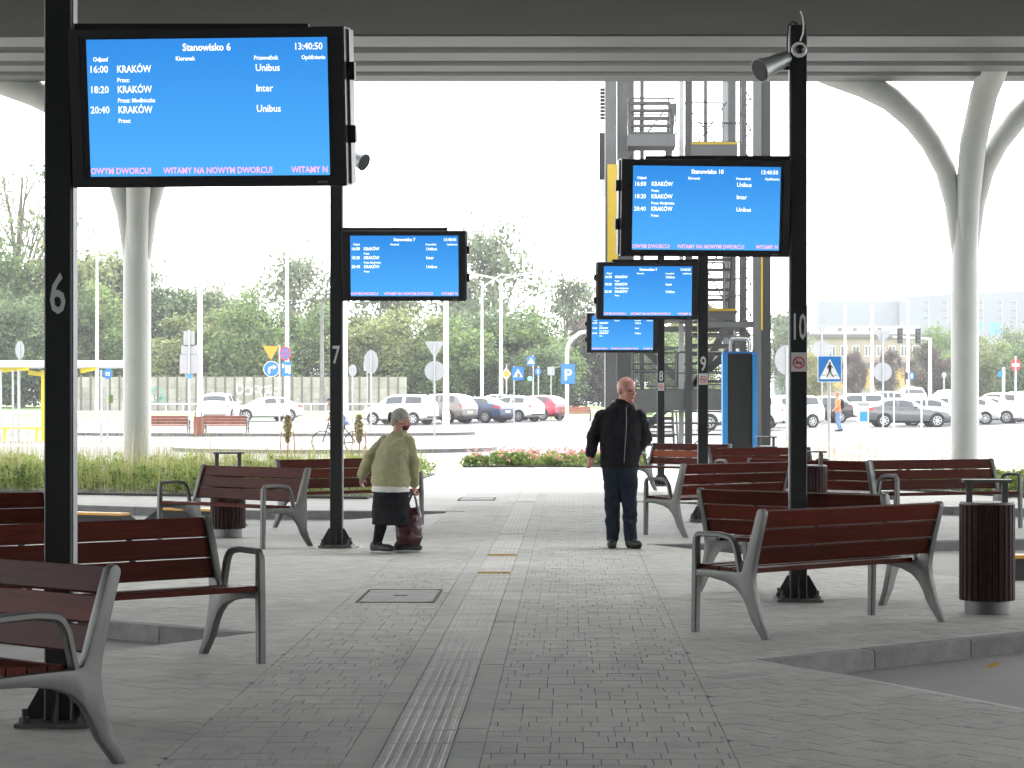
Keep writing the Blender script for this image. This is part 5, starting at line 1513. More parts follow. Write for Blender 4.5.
def tree(kind, px, py_top, Y, wpx, label, lm, group='trees behind the road', cat='tree', **kw):
    """kind selects a prototype; the copy is scaled to its own height and width"""
    z = gz(Y); h = gzp(py_top, Y) - z; w = wpx * Y / FPX / 2
    key = kind + lm
    if key not in _tp:
        o = _tp[key] = make_tree(10.0, 4.2, 4.2, LM[lm], sum(map(ord, key)), **kw)
    else: o = copy_tree(_tp[key])
    o.location = (gx(px, Y), Y, z - 0.05); o.scale = (w / 4.6, w / 4.6, h / 10.6); o.rotation_euler = (0, 0, rg.uniform(0, 6.28))
    tag(o, label, cat, group)
    return o
D = dict(nclump=70, per=250, ls=0.22, base=0.04)
T_ = dict(nclump=58, per=200, ls=0.20, base=0.18)
SP = dict(nclump=26, per=170, ls=0.13, base=0.35, sparse=0.45)
row = 'leafy green tree in the dense belt behind the concrete panel wall'; g_ = 'tree belt behind the panel wall'
tree('sparse', 20, 118, 175, 150, 'tall sparse tree with bare forking limbs left of pole 6', 'pale', g_, **SP)
tree('dense', -8, 235, 168, 120, row, 'green', g_, **D); tree('dense', 58, 228, 172, 150, row, 'olive', g_, **D)
tree('dense', 112, 232, 180, 130, row, 'pale', g_, **D); tree('dense', 95, 285, 164, 110, row, 'green', g_, **D)
tree('dense', 20, 285, 160, 110, row, 'dark', g_, **D)
tree('dense', 168, 268, 178, 110, row, 'dark', g_, **D); tree('dense', 215, 272, 185, 110, row, 'pale', g_, **D)
tree('dense', 205, 300, 162, 110, row, 'olive', g_, **D); tree('dense', 255, 290, 160, 100, 'bright green rounded tree behind the yellow triangle sign', 'green', g_, **D)
tree('tall', 292, 240, 182, 110, 'taller tree rising behind the lamp mast by the yellow triangle', 'pale', g_, **T_)
tree('dense', 325, 305, 165, 90, row, 'green', g_, **D); tree('dense', 372, 310, 162, 100, row, 'olive', g_, **D)
tree('dense', 412, 300, 160, 110, row, 'olive', g_, **D); tree('tall', 396, 268, 186, 120, row, 'pale', g_, **T_)
tree('dense', 452, 318, 158, 100, row, 'green', g_, **D)
tree('tall', 492, 214, 182, 130, 'tallest tree of the belt, above the two armed lamp mast', 'pale', g_, **T_)
tree('dense', 485, 300, 166, 120, row, 'dark', g_, **D); tree('dense', 528, 310, 162, 110, row, 'green', g_, **D)
tree('dense', 548, 338, 156, 80, row, 'dark', g_, **D)
tree('tall', 568, 264, 190, 80, 'airy tree left of the stair tower', 'pale', g_, **T_)
tree('dense', 604, 312, 170, 90, 'dull purple brown tree beside the curved lamp post', 'purple', g_, **D)
tree('dense', 575, 330, 172, 90, row, 'dark', g_, **D)
tree('dense', 660, 330, 170, 110, 'leafy tree seen through the stair tower', 'green', g_, **D); tree('dense', 700, 300, 190, 100, 'yellowish tree seen through the stair tower', 'yellow', g_, **D)
# right side
gr_ = 'trees behind the car park'
tree('tall', 785, 304, 215, 60, 'pale green tree left of the beige building', 'pale', gr_, **T_)
tree('dense', 812, 352, 200, 46, 'yellow green bush by the crossing sign', 'yellow', gr_, **D)
tree('tall', 853, 347, 205, 30, 'dark purple leaved tree in front of the beige building', 'purple', gr_, **T_); tree('tall', 889, 346, 205, 32, 'dark purple leaved tree beside the round sign back', 'purple', gr_, **T_)
tree('dense', 930, 340, 190, 50, 'dark purple leaved tree by the gantry mast', 'purple', gr_, **D)
tree('tall', 938, 320, 215, 60, 'green tree behind the traffic light gantry', 'green', gr_, **T_)
tree('dense', 988, 330, 190, 70, 'full green tree right of the white column', 'olive', gr_, **D); tree('dense', 1022, 338, 178, 60, 'dark green tree behind the no entry sign', 'dark', gr_, **D)
tree('dense', 962, 345, 200, 60, 'green tree directly behind the right white column', 'green', gr_, **D)
tree('tall', 1012, 322, 220, 60, 'pale tree against the large pale building', 'pale', gr_, **T_)
for px, top, lm in ((700, 392, 'green'), (745, 390, 'olive'), (640, 386, 'green')):
    tree('dense', px, top, 140, 46, 'low green shrub beyond the foot of the stair tower', lm, 'low shrubs behind the stair tower', 'shrub', **D)

# ================================================================== BUILDINGS
M_beige = mat('beige_render', (0.30, 0.25, 0.20), 0.85, var=0.1, vscale=0.5); M_pale = mat('pale_cladding', (0.155, 0.175, 0.20), 0.6, var=0.05, vscale=0.1)
M_roofd = mat('dark_roof', (0.10, 0.09, 0.085), 0.8, var=0.2); M_pane = mat('window_pane', (0.06, 0.07, 0.08), 0.1, spec=0.8)
M_ochre = mat('ochre_panel', (0.50, 0.32, 0.10), 0.8, var=0.1)
Y = 250.0; k_ = Y / FPX; z0 = gz(Y)
bl = empty('building', (gx(868, Y), Y, z0), 0, 'beige two storey building with a dark cornice behind the car park', 'building')
def bz(py): return gzp(py, Y) - z0
bw = 132 * k_
part('wall', M_beige, bl, lambda m: m.box((0, 4, bz(338) / 2), (bw, 8, bz(338))))
rf = part('roof', M_roofd, bl, lambda m: m.box((0, 3.9, bz(336.2)), (bw + 0.8, 9, 0.45)))
part('attic', M_lgrey, bl, lambda m: m.box((-1, 5, bz(330)), (bw * 0.96, 6, 9 * k_)))
part('canopy_band', M_roofd, bl, lambda m: m.box((0, -0.4, bz(365)), (bw, 0.9, 0.5)))
for r_, (py, hh_) in enumerate(((351, 11), (378, 16))):
    for i in range(11):
        x_ = -bw / 2 + bw * (i + 0.5) / 11
        w_ = part('window', M_swhite, bl, lambda m: m.box((x_, -0.03, bz(py)), (0.78, 0.06, hh_ * k_)))
        for sx in (-0.19, 0.19): part('pane', M_pane, w_, lambda m: m.box((x_ + sx, -0.075, bz(py)), (0.30, 0.03, hh_ * k_ - 0.16)))
for px in (868, 900, 838):
    part('ochre_panel', M_ochre, bl, lambda m: m.box(((px - 868) * k_, -0.05, bz(378)), (1.05, 0.1, 21 * k_)))
for px in (842, 857, 873, 882):
    w_ = part('attic_window', M_pane, bl, lambda m: m.box(((px - 868) * k_, 1.98, bz(329)), (0.5, 0.06, 0.45)))
Y2 = 430.0; k2 = Y2 / FPX; z2 = gz(Y2)
b2 = empty('building', (gx(935, Y2), Y2, z2), 0, 'huge pale industrial hall looming behind the beige building', 'building')
def b2z(py): return gzp(py, Y2) - z2
def hall(m):
    x0, x1, x2 = (818 - 935) * k2, (898 - 935) * k2, (1110 - 935) * k2
    m.box(((x0 + x1) / 2, 20, b2z(301) / 2), (x1 - x0, 40, b2z(301)))
part('wall', M_pale, b2, hall)
def hall2(m):
    x1, x2 = (898.2 - 935) * k2, (1110 - 935) * k2; zA, zB = b2z(297), b2z(286)
    vs = [(x1, -2, 0), (x2, -2, 0), (x2, -2, zB), (x1, -2, zA), (x1, 40, 0), (x2, 40, 0), (x2, 40, zB), (x1, 40, zA)]
    m.add(vs, [(0, 1, 2, 3), (5, 4, 7, 6), (3, 2, 6, 7), (0, 3, 7, 4), (1, 5, 6, 2)])
part('tall_wing', M_pale, b2, hall2)
for px in (925, 943.5, 979, 998, 1012):
    for py in (303, 311, 318.5):
        w_ = part('window', M_roofd, b2, lambda m: m.box(((px - 935) * k2, -2.05, b2z(py)), (5.2 * k2, 0.1, 1.1 * k2)))
    part('downpipe', M_sback, b2, lambda m: m.box(((px + 2.2 - 935) * k2, -2.1, b2z(315)), (0.12, 0.12, 30 * k2)))
part('blue_banner', M_blue2, b2, lambda m: m.box(((993 - 935) * k2, -2.08, b2z(329)), (11 * k2, 0.1, 12 * k2)))
part('blue_banner', M_blue2, b2, lambda m: m.box(((979 - 935) * k2, -2.08, b2z(326)), (6 * k2, 0.1, 6 * k2)))
t = empty('silo', (gx(783, 260), 260, gz(260)), 0, 'pale round silo left of pole 10 beside a tree', 'silo')
part('shell', M_pale, t, lambda m: m.tube([(0, 0, 0), (0, 0, gzp(318, 260) - gz(260))], 1.1, 20), 40)
part('cap', M_sback, t, lambda m: m.lathe([(1.15, 0), (1.0, 0.4), (0.2, 0.8)], (0, 0, gzp(318, 260) - gz(260)), 20), 40)

# ================================================================== PEOPLE
M_skin = mat('skin', (0.42, 0.22, 0.16), 0.5, var=0.10, vscale=9)
M_skinr = mat('skin_ruddy', (0.38, 0.17, 0.125), 0.5, var=0.12, vscale=9)
M_jacket = mat('black_jacket', (0.008, 0.008, 0.010), 0.8, var=0.25, vscale=10, spec=0.12)
M_jeans = mat('dark_jeans', (0.010, 0.015, 0.026), 0.85, var=0.35, vscale=7, spec=0.12)
M_cardi = mat('olive_knit', (0.30, 0.29, 0.165), 0.95, var=0.14, vscale=9, bump=0.8, bscale=160)
M_skirt = mat('black_cloth', (0.010, 0.010, 0.012), 0.9, var=0.2, spec=0.12)
M_shirtw = mat('white_cloth', (0.55, 0.55, 0.53), 0.9, var=0.1)
M_greyhair = mat('grey_hair', (0.27, 0.26, 0.235), 0.7, var=0.35, vscale=30, bump=0.8, bscale=80)
M_mask = mat('patterned_mask', (0.10, 0.014, 0.025), 0.85, var=0.5, vscale=40)
M_shoe = mat('black_shoe', (0.012, 0.012, 0.012), 0.6, var=0.2)
M_sole = mat('white_sole', (0.6, 0.6, 0.58), 0.7)
M_bag = mat('red_bag', (0.036, 0.0025, 0.006), 0.32, var=0.5, vscale=9, bump=0.8, bscale=14)
M_hiviz = mat('orange_jacket', (0.75, 0.22, 0.08), 0.8, var=0.1)
M_bluej = mat('blue_jeans', (0.12, 0.20, 0.36), 0.85, var=0.15)
M_navyc = mat('navy_shirt', (0.03, 0.04, 0.09), 0.85, var=0.2)
_tex = bpy.data.textures.new('folds', 'CLOUDS'); _tex.noise_scale = 0.08; _tex.noise_depth = 2
def shell(name, fn, m_, parent, vox=0.011, smooth=8, folds=0.0):
    mb = MB(); fn(mb)
    me = mb.mesh(name, m_)
    o = bpy.data.objects.new(name, me); COL.objects.link(o)
    r_ = o.modifiers.new('r', 'REMESH'); r_.mode = 'VOXEL'; r_.voxel_size = vox
    s_ = o.modifiers.new('s', 'SMOOTH'); s_.factor = 0.5; s_.iterations = smooth
    if folds:
        d_ = o.modifiers.new('d', 'DISPLACE'); d_.texture = _tex; d_.strength = folds; d_.mid_level = 0.5; d_.texture_coords = 'LOCAL'
    dg = bpy.context.evaluated_depsgraph_get()
    nm = bpy.data.meshes.new_from_object(o.evaluated_get(dg)); nm.name = name
    bpy.data.objects.remove(o)
    nm.materials.clear(); nm.materials.append(m_)
    nm.polygons.foreach_set('use_smooth', [True] * len(nm.polygons)); nm.update()
    return mesh_obj(name, nm, parent)
def limb(m, pts, rad, n=14):
    """capsule chain: tube plus round joints"""
    m.tube(pts, rad, n)
    for p, r in zip(pts, rad):
        q = r if isinstance(r, (int, float)) else min(r)
        m.ellipsoid(p, (q, q, q), 12, 8)
def torso(m, rings, n=22):
    """rings: (centre, half width along side vector, half depth, side vector)"""
    vs = []
    for c, a_, b_, sv in rings:
        s_ = Vector(sv).normalized(); f_ = Vector((-s_.y, s_.x, 0))
        for k in range(n):
            g = 2 * math.pi * k / n
            vs.append(Vector(c) + s_ * (a_ * math.cos(g)) + f_ * (b_ * math.sin(g)))
    fs = [(i * n + k, i * n + (k + 1) % n, (i + 1) * n + (k + 1) % n, (i + 1) * n + k) for i in range(len(rings) - 1) for k in range(n)]
    fs += [tuple(reversed(range(n))), tuple(range((len(rings) - 1) * n, len(rings) * n))]
    m.add(vs, fs)
def hand(m, w, d, side, curl=0.35, s=1.0):
    """palm at wrist w pointing along d, fingers in the plane spanned by d and side, curling toward d x side"""
    w, d, side = Vector(w), Vector(d).normalized(), Vector(side).normalized(); up = d.cross(side).normalized()
    limb(m, [w - d * 0.02 * s, w + d * 0.03 * s], [0.026 * s, 0.027 * s])
    q = Matrix((side, d, up)).transposed()
    m.ellipsoid(w + d * 0.062 * s, (0.041 * s, 0.052 * s, 0.019 * s), 12, 8, q)
    for i, L in enumerate((0.068, 0.076, 0.071, 0.056)):
        b_ = w + d * 0.098 * s + side * (0.031 - 0.0205 * i) * s - d * (0.006 if i == 3 else 0) * s
        p1 = b_ + (d * math.cos(curl) + up * math.sin(curl)) * L * 0.5 * s
        p2 = p1 + (d * math.cos(curl * 2.3) + up * math.sin(curl * 2.3)) * L * 0.5 * s
        limb(m, [b_ - d * 0.02 * s, b_, p1, p2], [0.0105 * s, 0.0100 * s, 0.0092 * s, 0.0080 * s], 8)
    b_ = w + d * 0.035 * s + side * 0.032 * s
    limb(m, [b_, b_ + (side * 0.7 + d * 0.6 + up * 0.35) * 0.038 * s, b_ + (side * 0.65 + d * 1.5 + up * 0.8) * 0.040 * s], [0.0125 * s, 0.011 * s, 0.009 * s], 8)
def head(m, c, f, h=0.125, neck=None):
    """skull, jaw, brow, nose, chin and ears; f = facing direction"""
    c = Vector(c); f = Vector(f).normalized(); u = Vector((0, 0, 1)); s_ = f.cross(u).normalized(); u = s_.cross(f).normalized()
    q = Matrix((s_, f, u)).transposed(); k = h / 0.125
    m.ellipsoid(c + u * 0.022 * k - f * 0.012 * k, (0.078 * k, 0.098 * k, 0.100 * k), 18, 12, q)
    m.ellipsoid(c + f * 0.028 * k - u * 0.045 * k, (0.060 * k, 0.066 * k, 0.075 * k), 14, 10, q)
    m.ellipsoid(c + f * 0.070 * k - u * 0.100 * k, (0.026 * k, 0.022 * k, 0.020 * k), 10, 8, q)
    m.ellipsoid(c + f * 0.078 * k + u * 0.022 * k, (0.050 * k, 0.014 * k, 0.012 * k), 10, 8, q)
    limb(m, [c + f * 0.086 * k + u * 0.012 * k, c + f * 0.108 * k - u * 0.026 * k], [0.010 * k, 0.0155 * k], 8)
    for sd in (-1, 1):
        m.ellipsoid(c + s_ * sd * 0.080 * k - f * 0.010 * k - u * 0.012 * k, (0.010 * k, 0.019 * k, 0.032 * k), 8, 8, q)
        m.ellipsoid(c + s_ * sd * 0.040 * k + f * 0.062 * k - u * 0.026 * k, (0.022 * k, 0.02 * k, 0.02 * k), 8, 8, q)
    if neck: limb(m, [Vector(neck), c - u * 0.05 * k - f * 0.02 * k], [0.060 * k, 0.055 * k])
    return c, f, s_, u, k
def face_bits(t, c, f, s_, u, k, eyes=True, mouth=True):
    q = Matrix((s_, f, u)).transposed()
    if eyes:
        for sd in (-1, 1):
            part('eye', M_sblack, t, lambda m: m.ellipsoid(c + s_ * sd * 0.032 * k + f * 0.083 * k - u * 0.003 * k, (0.012 * k, 0.006 * k, 0.006 * k), 10, 6, q), 60)
            part('eyebrow', M_greyhair, t, lambda m: m.ellipsoid(c + s_ * sd * 0.033 * k + f * 0.089 * k + u * 0.024 * k, (0.020 * k, 0.006 * k, 0.005 * k), 10, 6, q), 60)
    if mouth:
        part('mouth', M_mask, t, lambda m: m.ellipsoid(c + f * 0.090 * k - u * 0.066 * k, (0.024 * k, 0.006 * k, 0.005 * k), 10, 6, q), 60)
def shoe(m, ank, d, L=0.27, s=1.0, pitch=0.0):
    a_ = Vector(ank); d = Vector(d).normalized(); sd = d.cross(Vector((0, 0, 1)))
    q = Matrix((sd, d, Vector((0, 0, 1)))).transposed()
    z = a_.z - 0.052
    m.ellipsoid((a_.x + d.x * 0.11, a_.y + d.y * 0.11, z + 0.005 - pitch * 0.05), (0.054 * s, 0.115, 0.048), 14, 8, q)
    m.ellipsoid((a_.x + d.x * 0.0, a_.y + d.y * 0.0, z + 0.018), (0.050 * s, 0.085, 0.075), 14, 8, q)

# ---- man walking toward the camera, head turned to his left
MY = 23.15
man = empty('person', (gx(620, MY), MY, 0), 0, 'bald person in a black zip jacket and dark jeans walking past the benches', 'person')
hc, hf = (0.072, -0.04, 1.700), (0.62, -0.78, -0.08)
jl = [(-0.198, 0.0, 1.415), (-0.288, 0.03, 1.20), (-0.322, -0.065, 0.985)]; jr = [(0.205, 0.0, 1.415), (0.285, 0.07, 1.18), (0.175, -0.03, 1.02)]
ll = [(-0.085, 0, 0.93), (-0.082, -0.03, 0.50), (-0.078, 0.06, 0.095)]; lr = [(0.085, 0, 0.93), (0.098, -0.07, 0.50), (0.112, -0.03, 0.095)]
info = []
def man_body(m):
    info.append(head(m, hc, hf, 0.146, (0.03, 0.0, 1.50)))
    torso(m, [((0, 0, 0.9), 0.15, 0.10, (1, 0, 0)), ((0, 0, 1.12), 0.145, 0.105, (1, 0, 0)), ((0, 0, 1.32), 0.175, 0.115, (1, 0, 0)), ((0.01, 0, 1.48), 0.13, 0.07, (1, 0, 0))])
    for j in (jl, jr): limb(m, j, [0.058, 0.046, 0.032])
    hand(m, jl[2], (-0.02, -0.25, -1), (0.75, -0.6, 0.1), 0.75, 1.02); hand(m, (0.13, -0.02, 1.0), (-0.2, -0.1, -1), (-0.7, -0.5, 0.1), 0.3, 0.9)
    for l in (ll, lr): limb(m, l, [0.085, 0.06, 0.038])
bd = shell('body', man_body, M_skinr, man, 0.0085, 4)
face_bits(bd, *info[0])
def jacket(m):
    torso(m, [((0, 0.005, 0.865), 0.200, 0.142, (1, 0, 0)), ((0, 0, 0.95), 0.214, 0.155, (1, 0, 0)), ((0, -0.01, 1.12), 0.212, 0.165, (1, 0, 0)), ((0, -0.005, 1.30), 0.228, 0.158, (1, 0, 0)), ((0.0, 0, 1.40), 0.240, 0.132, (1, 0, 0)), ((0.0, 0, 1.465), 0.205, 0.112, (1, 0, 0)), ((0.02, 0, 1.525), 0.130, 0.095, (1, 0, 0)), ((0.04, -0.01, 1.60), 0.090, 0.090, (1, 0, 0))])
    for j in (jl, jr):
        e = Vector(j[1]).lerp(Vector(j[2]), 0.88)
        limb(m, [j[0], j[1], e], [0.080, 0.075, 0.056])
    # gathered cuff rolls
    for j in (jl, jr):
        e = Vector(j[1]).lerp(Vector(j[2]), 0.8); m.ellipsoid(e, (0.058, 0.058, 0.035), 12, 8)
jk = shell('jacket', jacket, M_jacket, man, 0.010, 5, 0.036)
part('zip', M_caseside, jk, lambda m: m.tube([(0.062, -0.100, 1.52), (0.066, -0.140, 1.42), (0.064, -0.160, 1.30), (0.052, -0.172, 1.12), (0.04, -0.160, 0.92)], 0.0035, 6), 60)
part('collar', M_caseside, jk, lambda m: [m.tube([(0.10, -0.055, 1.575), (0.145, -0.05, 1.535), (0.17, -0.07, 1.48)], [0.014, 0.022, 0.012], 8), m.tube([(-0.045, -0.05, 1.585), (-0.075, -0.01, 1.57), (-0.06, 0.05, 1.575)], [0.012, 0.018, 0.012], 8)], 60)
shell('undershirt', lambda m: torso(m, [((0.03, -0.02, 1.42), 0.09, 0.10, (1, 0, 0)), ((0.04, -0.025, 1.56), 0.072, 0.08, (1, 0, 0))]), M_skirt, man, 0.011, 3)
def trous(m):
    torso(m, [((0, 0, 0.80), 0.16, 0.11, (1, 0, 0)), ((0, 0, 0.90), 0.172, 0.122, (1, 0, 0)), ((0, 0, 0.98), 0.16, 0.115, (1, 0, 0))])
    for l in (ll, lr):
        k_ = Vector(l[1]); a_ = Vector(l[2]); limb(m, [Vector(l[0]) + Vector((0, 0, -0.04)), k_.lerp(Vector(l[0]), 0.5), k_, k_.lerp(a_, 0.5), a_ + Vector((0, 0, 0.015))], [0.110, 0.100, 0.084, 0.076, 0.070])
shell('trousers', trous, M_jeans, man, 0.010, 4, 0.03)
for l, d in ((ll, (-0.10, -1, 0)), (lr, (0.55, -1, 0))):
    sh_ = shell('shoe', lambda m: shoe(m, l[2], d), M_shoe, man, 0.008, 4)
    part('sole', M_under, sh_, lambda m: m.ellipsoid((l[2][0] + Vector(d).normalized().x * 0.07, l[2][1] + Vector(d).normalized().y * 0.07, 0.012), (0.05, 0.14, 0.014), 16, 6, Matrix.Rotation(math.atan2(-d[0], d[1]), 3, 'Z')), 60)

# ---- old woman walking away with a bag
WYY = 22.4
wom = empty('person', (gx(391, WYY), WYY, 0), 0, 'grey haired stooped person in an olive cardigan and black skirt carrying a bag', 'person')
fd = Vector((0.55, 0.83, 0)); sd_ = Vector((0.83, -0.55, 0))
hc, hf = (0.10, 0.13, 1.38), (0.90, 0.05, -0.34)
ra = [(0.175, 0.03, 1.145), (0.232, -0.02, 0.93), (0.240, 0.03, 0.70)]; la = [(-0.075, 0.16, 1.15), (-0.235, 0.08, 0.97), (-0.315, 0.13, 0.80)]
wl = [(-0.075, 0.02, 0.62), (-0.085, 0.0, 0.36), (-0.145, -0.04, 0.10)]; wr_ = [(0.085, 0.0, 0.62), (0.10, 0.06, 0.36), (0.105, 0.06, 0.095)]
info2 = []
def wom_body(m):
    info2.append(head(m, hc, hf, 0.118, (0.065, 0.10, 1.24)))
    torso(m, [((0, 0, 0.6), 0.16, 0.12, sd_), ((0.0, 0.0, 0.78), 0.16, 0.12, sd_), ((0.03, 0.04, 1.0), 0.165, 0.12, sd_), ((0.06, 0.09, 1.22), 0.12, 0.07, sd_)])
    limb(m, ra, [0.05, 0.042, 0.028]); limb(m, la, [0.05, 0.042, 0.028])
    hand(m, ra[2], (0.0, 0.1, -1), (0.3, 0.9, 0), 1.0, 0.9); hand(m, la[2], (-0.1, 0.3, -1), (0.4, 0.8, 0), 0.5, 0.9)
    for l in (wl, wr_): limb(m, l, [0.085, 0.055, 0.04])
bd = shell('body', wom_body, M_skin, wom, 0.0085, 4)
c_, f_, s_, u_, k_ = info2[0]
face_bits(bd, c_, f_, s_, u_, k_, True, False)
shell('face_mask', lambda m: m.ellipsoid(c_ + f_ * 0.052 * k_ - u_ * 0.058 * k_, (0.060 * k_, 0.060 * k_, 0.050 * k_), 14, 10, Matrix((s_, f_, u_)).transposed()), M_mask, wom, 0.007, 3)
def hair(m):
    q = Matrix((s_, f_, u_)).transposed()
    m.ellipsoid(c_ + u_ * 0.034 * k_ - f_ * 0.028 * k_, (0.088 * k_, 0.102 * k_, 0.098 * k_), 18, 12, q)
    m.ellipsoid(c_ - f_ * 0.065 * k_ - u_ * 0.022 * k_, (0.080 * k_, 0.055 * k_, 0.075 * k_), 14, 10, q)
    m.ellipsoid(c_ - f_ * 0.115 * k_ + u_ * 0.0 * k_, (0.045 * k_, 0.035 * k_, 0.05 * k_), 12, 8, q)
shell('hair', hair, M_greyhair, wom, 0.008, 3, 0.016)
part('hair_clip', M_sblack, wom, lambda m: m.ellipsoid(c_ - f_ * 0.128 * k_ - u_ * 0.01, (0.03, 0.035, 0.055), 10, 8), 60)
def cardi(m):
    torso(m, [((-0.005, -0.005, 0.665), 0.205, 0.165, sd_), ((-0.005, -0.005, 0.76), 0.222, 0.178, sd_), ((0.0, 0.01, 0.90), 0.212, 0.170, sd_), ((0.03, 0.045, 1.06), 0.198, 0.155, sd_), ((0.055, 0.085, 1.17), 0.160, 0.125, sd_), ((0.068, 0.10, 1.235), 0.105, 0.088, sd_), ((0.08, 0.115, 1.275), 0.068, 0.066, sd_)])
    limb(m, [ra[0], ra[1], Vector(ra[1]).lerp(Vector(ra[2]), 0.92)], [0.078, 0.068, 0.052]); limb(m, [la[0], la[1], Vector(la[1]).lerp(Vector(la[2]), 0.92)], [0.078, 0.072, 0.058])
cd = shell('cardigan', cardi, M_cardi, wom, 0.010, 5, 0.024)
shell('blouse_hem', lambda m: torso(m, [((0.0, -0.01, 0.638), 0.214, 0.178, sd_), ((-0.005, -0.01, 0.70), 0.206, 0.168, sd_)]), M_shirtw, wom, 0.009, 2, 0.008)
def skirt(m): torso(m, [((0.0, 0.0, 0.30), 0.205, 0.185, sd_), ((0.0, 0.0, 0.45), 0.208, 0.178, sd_), ((0, 0, 0.66), 0.196, 0.160, sd_)])
shell('skirt', skirt, M_skirt, wom, 0.010, 3, 0.03)
shell('leggings', lambda m: [limb(m, [Vector(l[1]) + Vector((0, 0, 0.05)), Vector(l[1]).lerp(Vector(l[2]), 0.4), Vector(l[2]) + Vector((0, 0, -0.01))], [0.068, 0.064, 0.047]) for l in (wl, wr_)], M_skirt, wom, 0.009, 4)
for l, d in ((wl, (0.55, -0.30, 0)), (wr_, (0.95, 0.15, 0))):
    dn = Vector(d).normalized()
    sh_ = shell('shoe', lambda m: shoe(m, l[2], d, s=0.95), M_shoe, wom, 0.008, 4)
    part('sole', M_sole, sh_, lambda m: m.ellipsoid((l[2][0] + dn.x * 0.06, l[2][1] + dn.y * 0.06, 0.014), (0.060, 0.155, 0.018), 16, 6, Matrix.Rotation(math.atan2(-d[0], d[1]), 3, 'Z')), 60)
# the bag
bgx = gx(391, WYY)
bag = empty('handbag', (bgx + 0.19, WYY + 0.02, 0.05), 0, 'dark red shiny tote bag hanging from the hand of the olive cardigan wearer', 'handbag')
def bagb(m):
    sv = Vector((1, 0.25, 0))
    torso(m, [((0, 0, 0.03), 0.115, 0.05, sv), ((0, 0, 0.10), 0.142, 0.075, sv), ((-0.005, 0, 0.22), 0.140, 0.075, sv), ((0.01, 0, 0.34), 0.115, 0.055, sv), ((0.02, 0, 0.425), 0.085, 0.022, sv)])
shell('bag_body', bagb, M_bag, bag, 0.009, 3, 0.02)
part('strap', M_sblack, bag, lambda m: [m.tube([(-0.04, -0.03, 0.39), (-0.015, -0.02, 0.49), (0.035, 0.0, 0.575), (0.065, 0.0, 0.50), (0.085, -0.02, 0.38)], 0.009, 6), m.tube([(-0.03, 0.03, 0.39), (0.0, 0.03, 0.49), (0.04, 0.03, 0.575), (0.07, 0.03, 0.50), (0.09, 0.02, 0.38)], 0.009, 6)], 60)

# ---- cyclist beyond the hedge, half hidden by pole 7
CY = 66.0; cx_ = gx(339, CY)
bk = empty('bicycle', (cx_, CY, gz(CY)), R(180), 'dark bicycle beyond the hedge behind pole 7', 'bicycle')
for wx in (-0.5, 0.5):
    def wheel(m):
        n = 28; m.tube([(wx + 0.335 * math.cos(2 * math.pi * k / n), 0, 0.345 + 0.335 * math.sin(2 * math.pi * k / n)) for k in range(n + 1)], 0.018, 6)
    w = part('wheel', M_tyre, bk, wheel, 60)
    part('spokes', M_grey, w, lambda m: [m.tube([(wx, 0, 0.345), (wx + 0.32 * math.cos(g * 0.6283), 0, 0.345 + 0.32 * math.sin(g * 0.6283))], 0.003, 4) for g in range(10)])
part('frame', M_pole, bk, lambda m: [m.tube([a_, b_], 0.02, 6) for a_, b_ in (((-0.5, 0, .345), (-0.05, 0, .30)), ((-0.05, 0, .30), (-0.18, 0, .85)), ((-0.5, 0, .345), (-0.17, 0, .78)), ((-0.17, 0, .78), (0.33, 0, .85)), ((-0.05, 0, .30), (0.33, 0, .80)), ((0.31, 0, .95), (0.5, 0, .345)))], 60)
part('saddle', M_sblack, bk, lambda m: m.ellipsoid((-0.2, 0, 0.90), (0.14, 0.07, 0.035), 12, 6), 60)
part('handlebar', M_sblack, bk, lambda m: m.tube([(0.28, -0.28, 1.03), (0.32, -0.1, 1.0), (0.32, 0.1, 1.0), (0.28, 0.28, 1.03)], 0.014, 6), 60)
part('crank', M_grey, bk, lambda m: [m.tube([(-0.05, -0.12, .15), (-0.05, -0.06, .30), (-0.05, 0.06, .30), (-0.05, 0.12, .45)], 0.014, 6)], 60)
cyc = empty('person', (cx_, CY, gz(CY)), R(180), 'cyclist in a navy top and cap riding beyond the hedge', 'person')
ci = []
carm = [[(0.14, s * 0.19, 1.38), (0.24, s * 0.24, 1.17), (0.29, s * 0.26, 1.06)] for s in (-1, 1)]
cleg = [[(-0.16, -0.09, 0.95), (0.14, -0.11, 0.62), (-0.04, -0.13, 0.20)], [(-0.16, 0.09, 0.95), (0.20, 0.11, 0.86), (-0.02, 0.13, 0.50)]]
def cb(m):
    ci.append(head(m, (0.27, 0, 1.58), (1, -0.2, -0.15), 0.12, (0.17, 0, 1.42)))
    torso(m, [((-0.18, 0, 0.9), 0.14, 0.10, (0, 1, 0)), ((-0.06, 0, 1.12), 0.14, 0.10, (0, 1, 0)), ((0.12, 0, 1.40), 0.16, 0.10, (0, 1, 0))])
    for j in carm: limb(m, j, [0.05, 0.04, 0.03]); hand(m, j[2], (0.6, 0, -0.5), (0, 1, 0), 0.8, 0.9)
    for l in cleg: limb(m, l, [0.08, 0.055, 0.04])
shell('body', cb, M_skin, cyc, 0.014, 4)
shell('shirt', lambda m: (torso(m, [((-0.19, 0, 0.92), 0.165, 0.125, (0, 1, 0)), ((-0.06, 0, 1.12), 0.17, 0.13, (0, 1, 0)), ((0.10, 0, 1.38), 0.19, 0.125, (0, 1, 0)), ((0.16, 0, 1.46), 0.08, 0.07, (0, 1, 0))]), [limb(m, [j[0], Vector(j[0]).lerp(Vector(j[1]), 0.8)], [0.07, 0.062]) for j in carm]), M_navyc, cyc, 0.014, 4, 0.02)
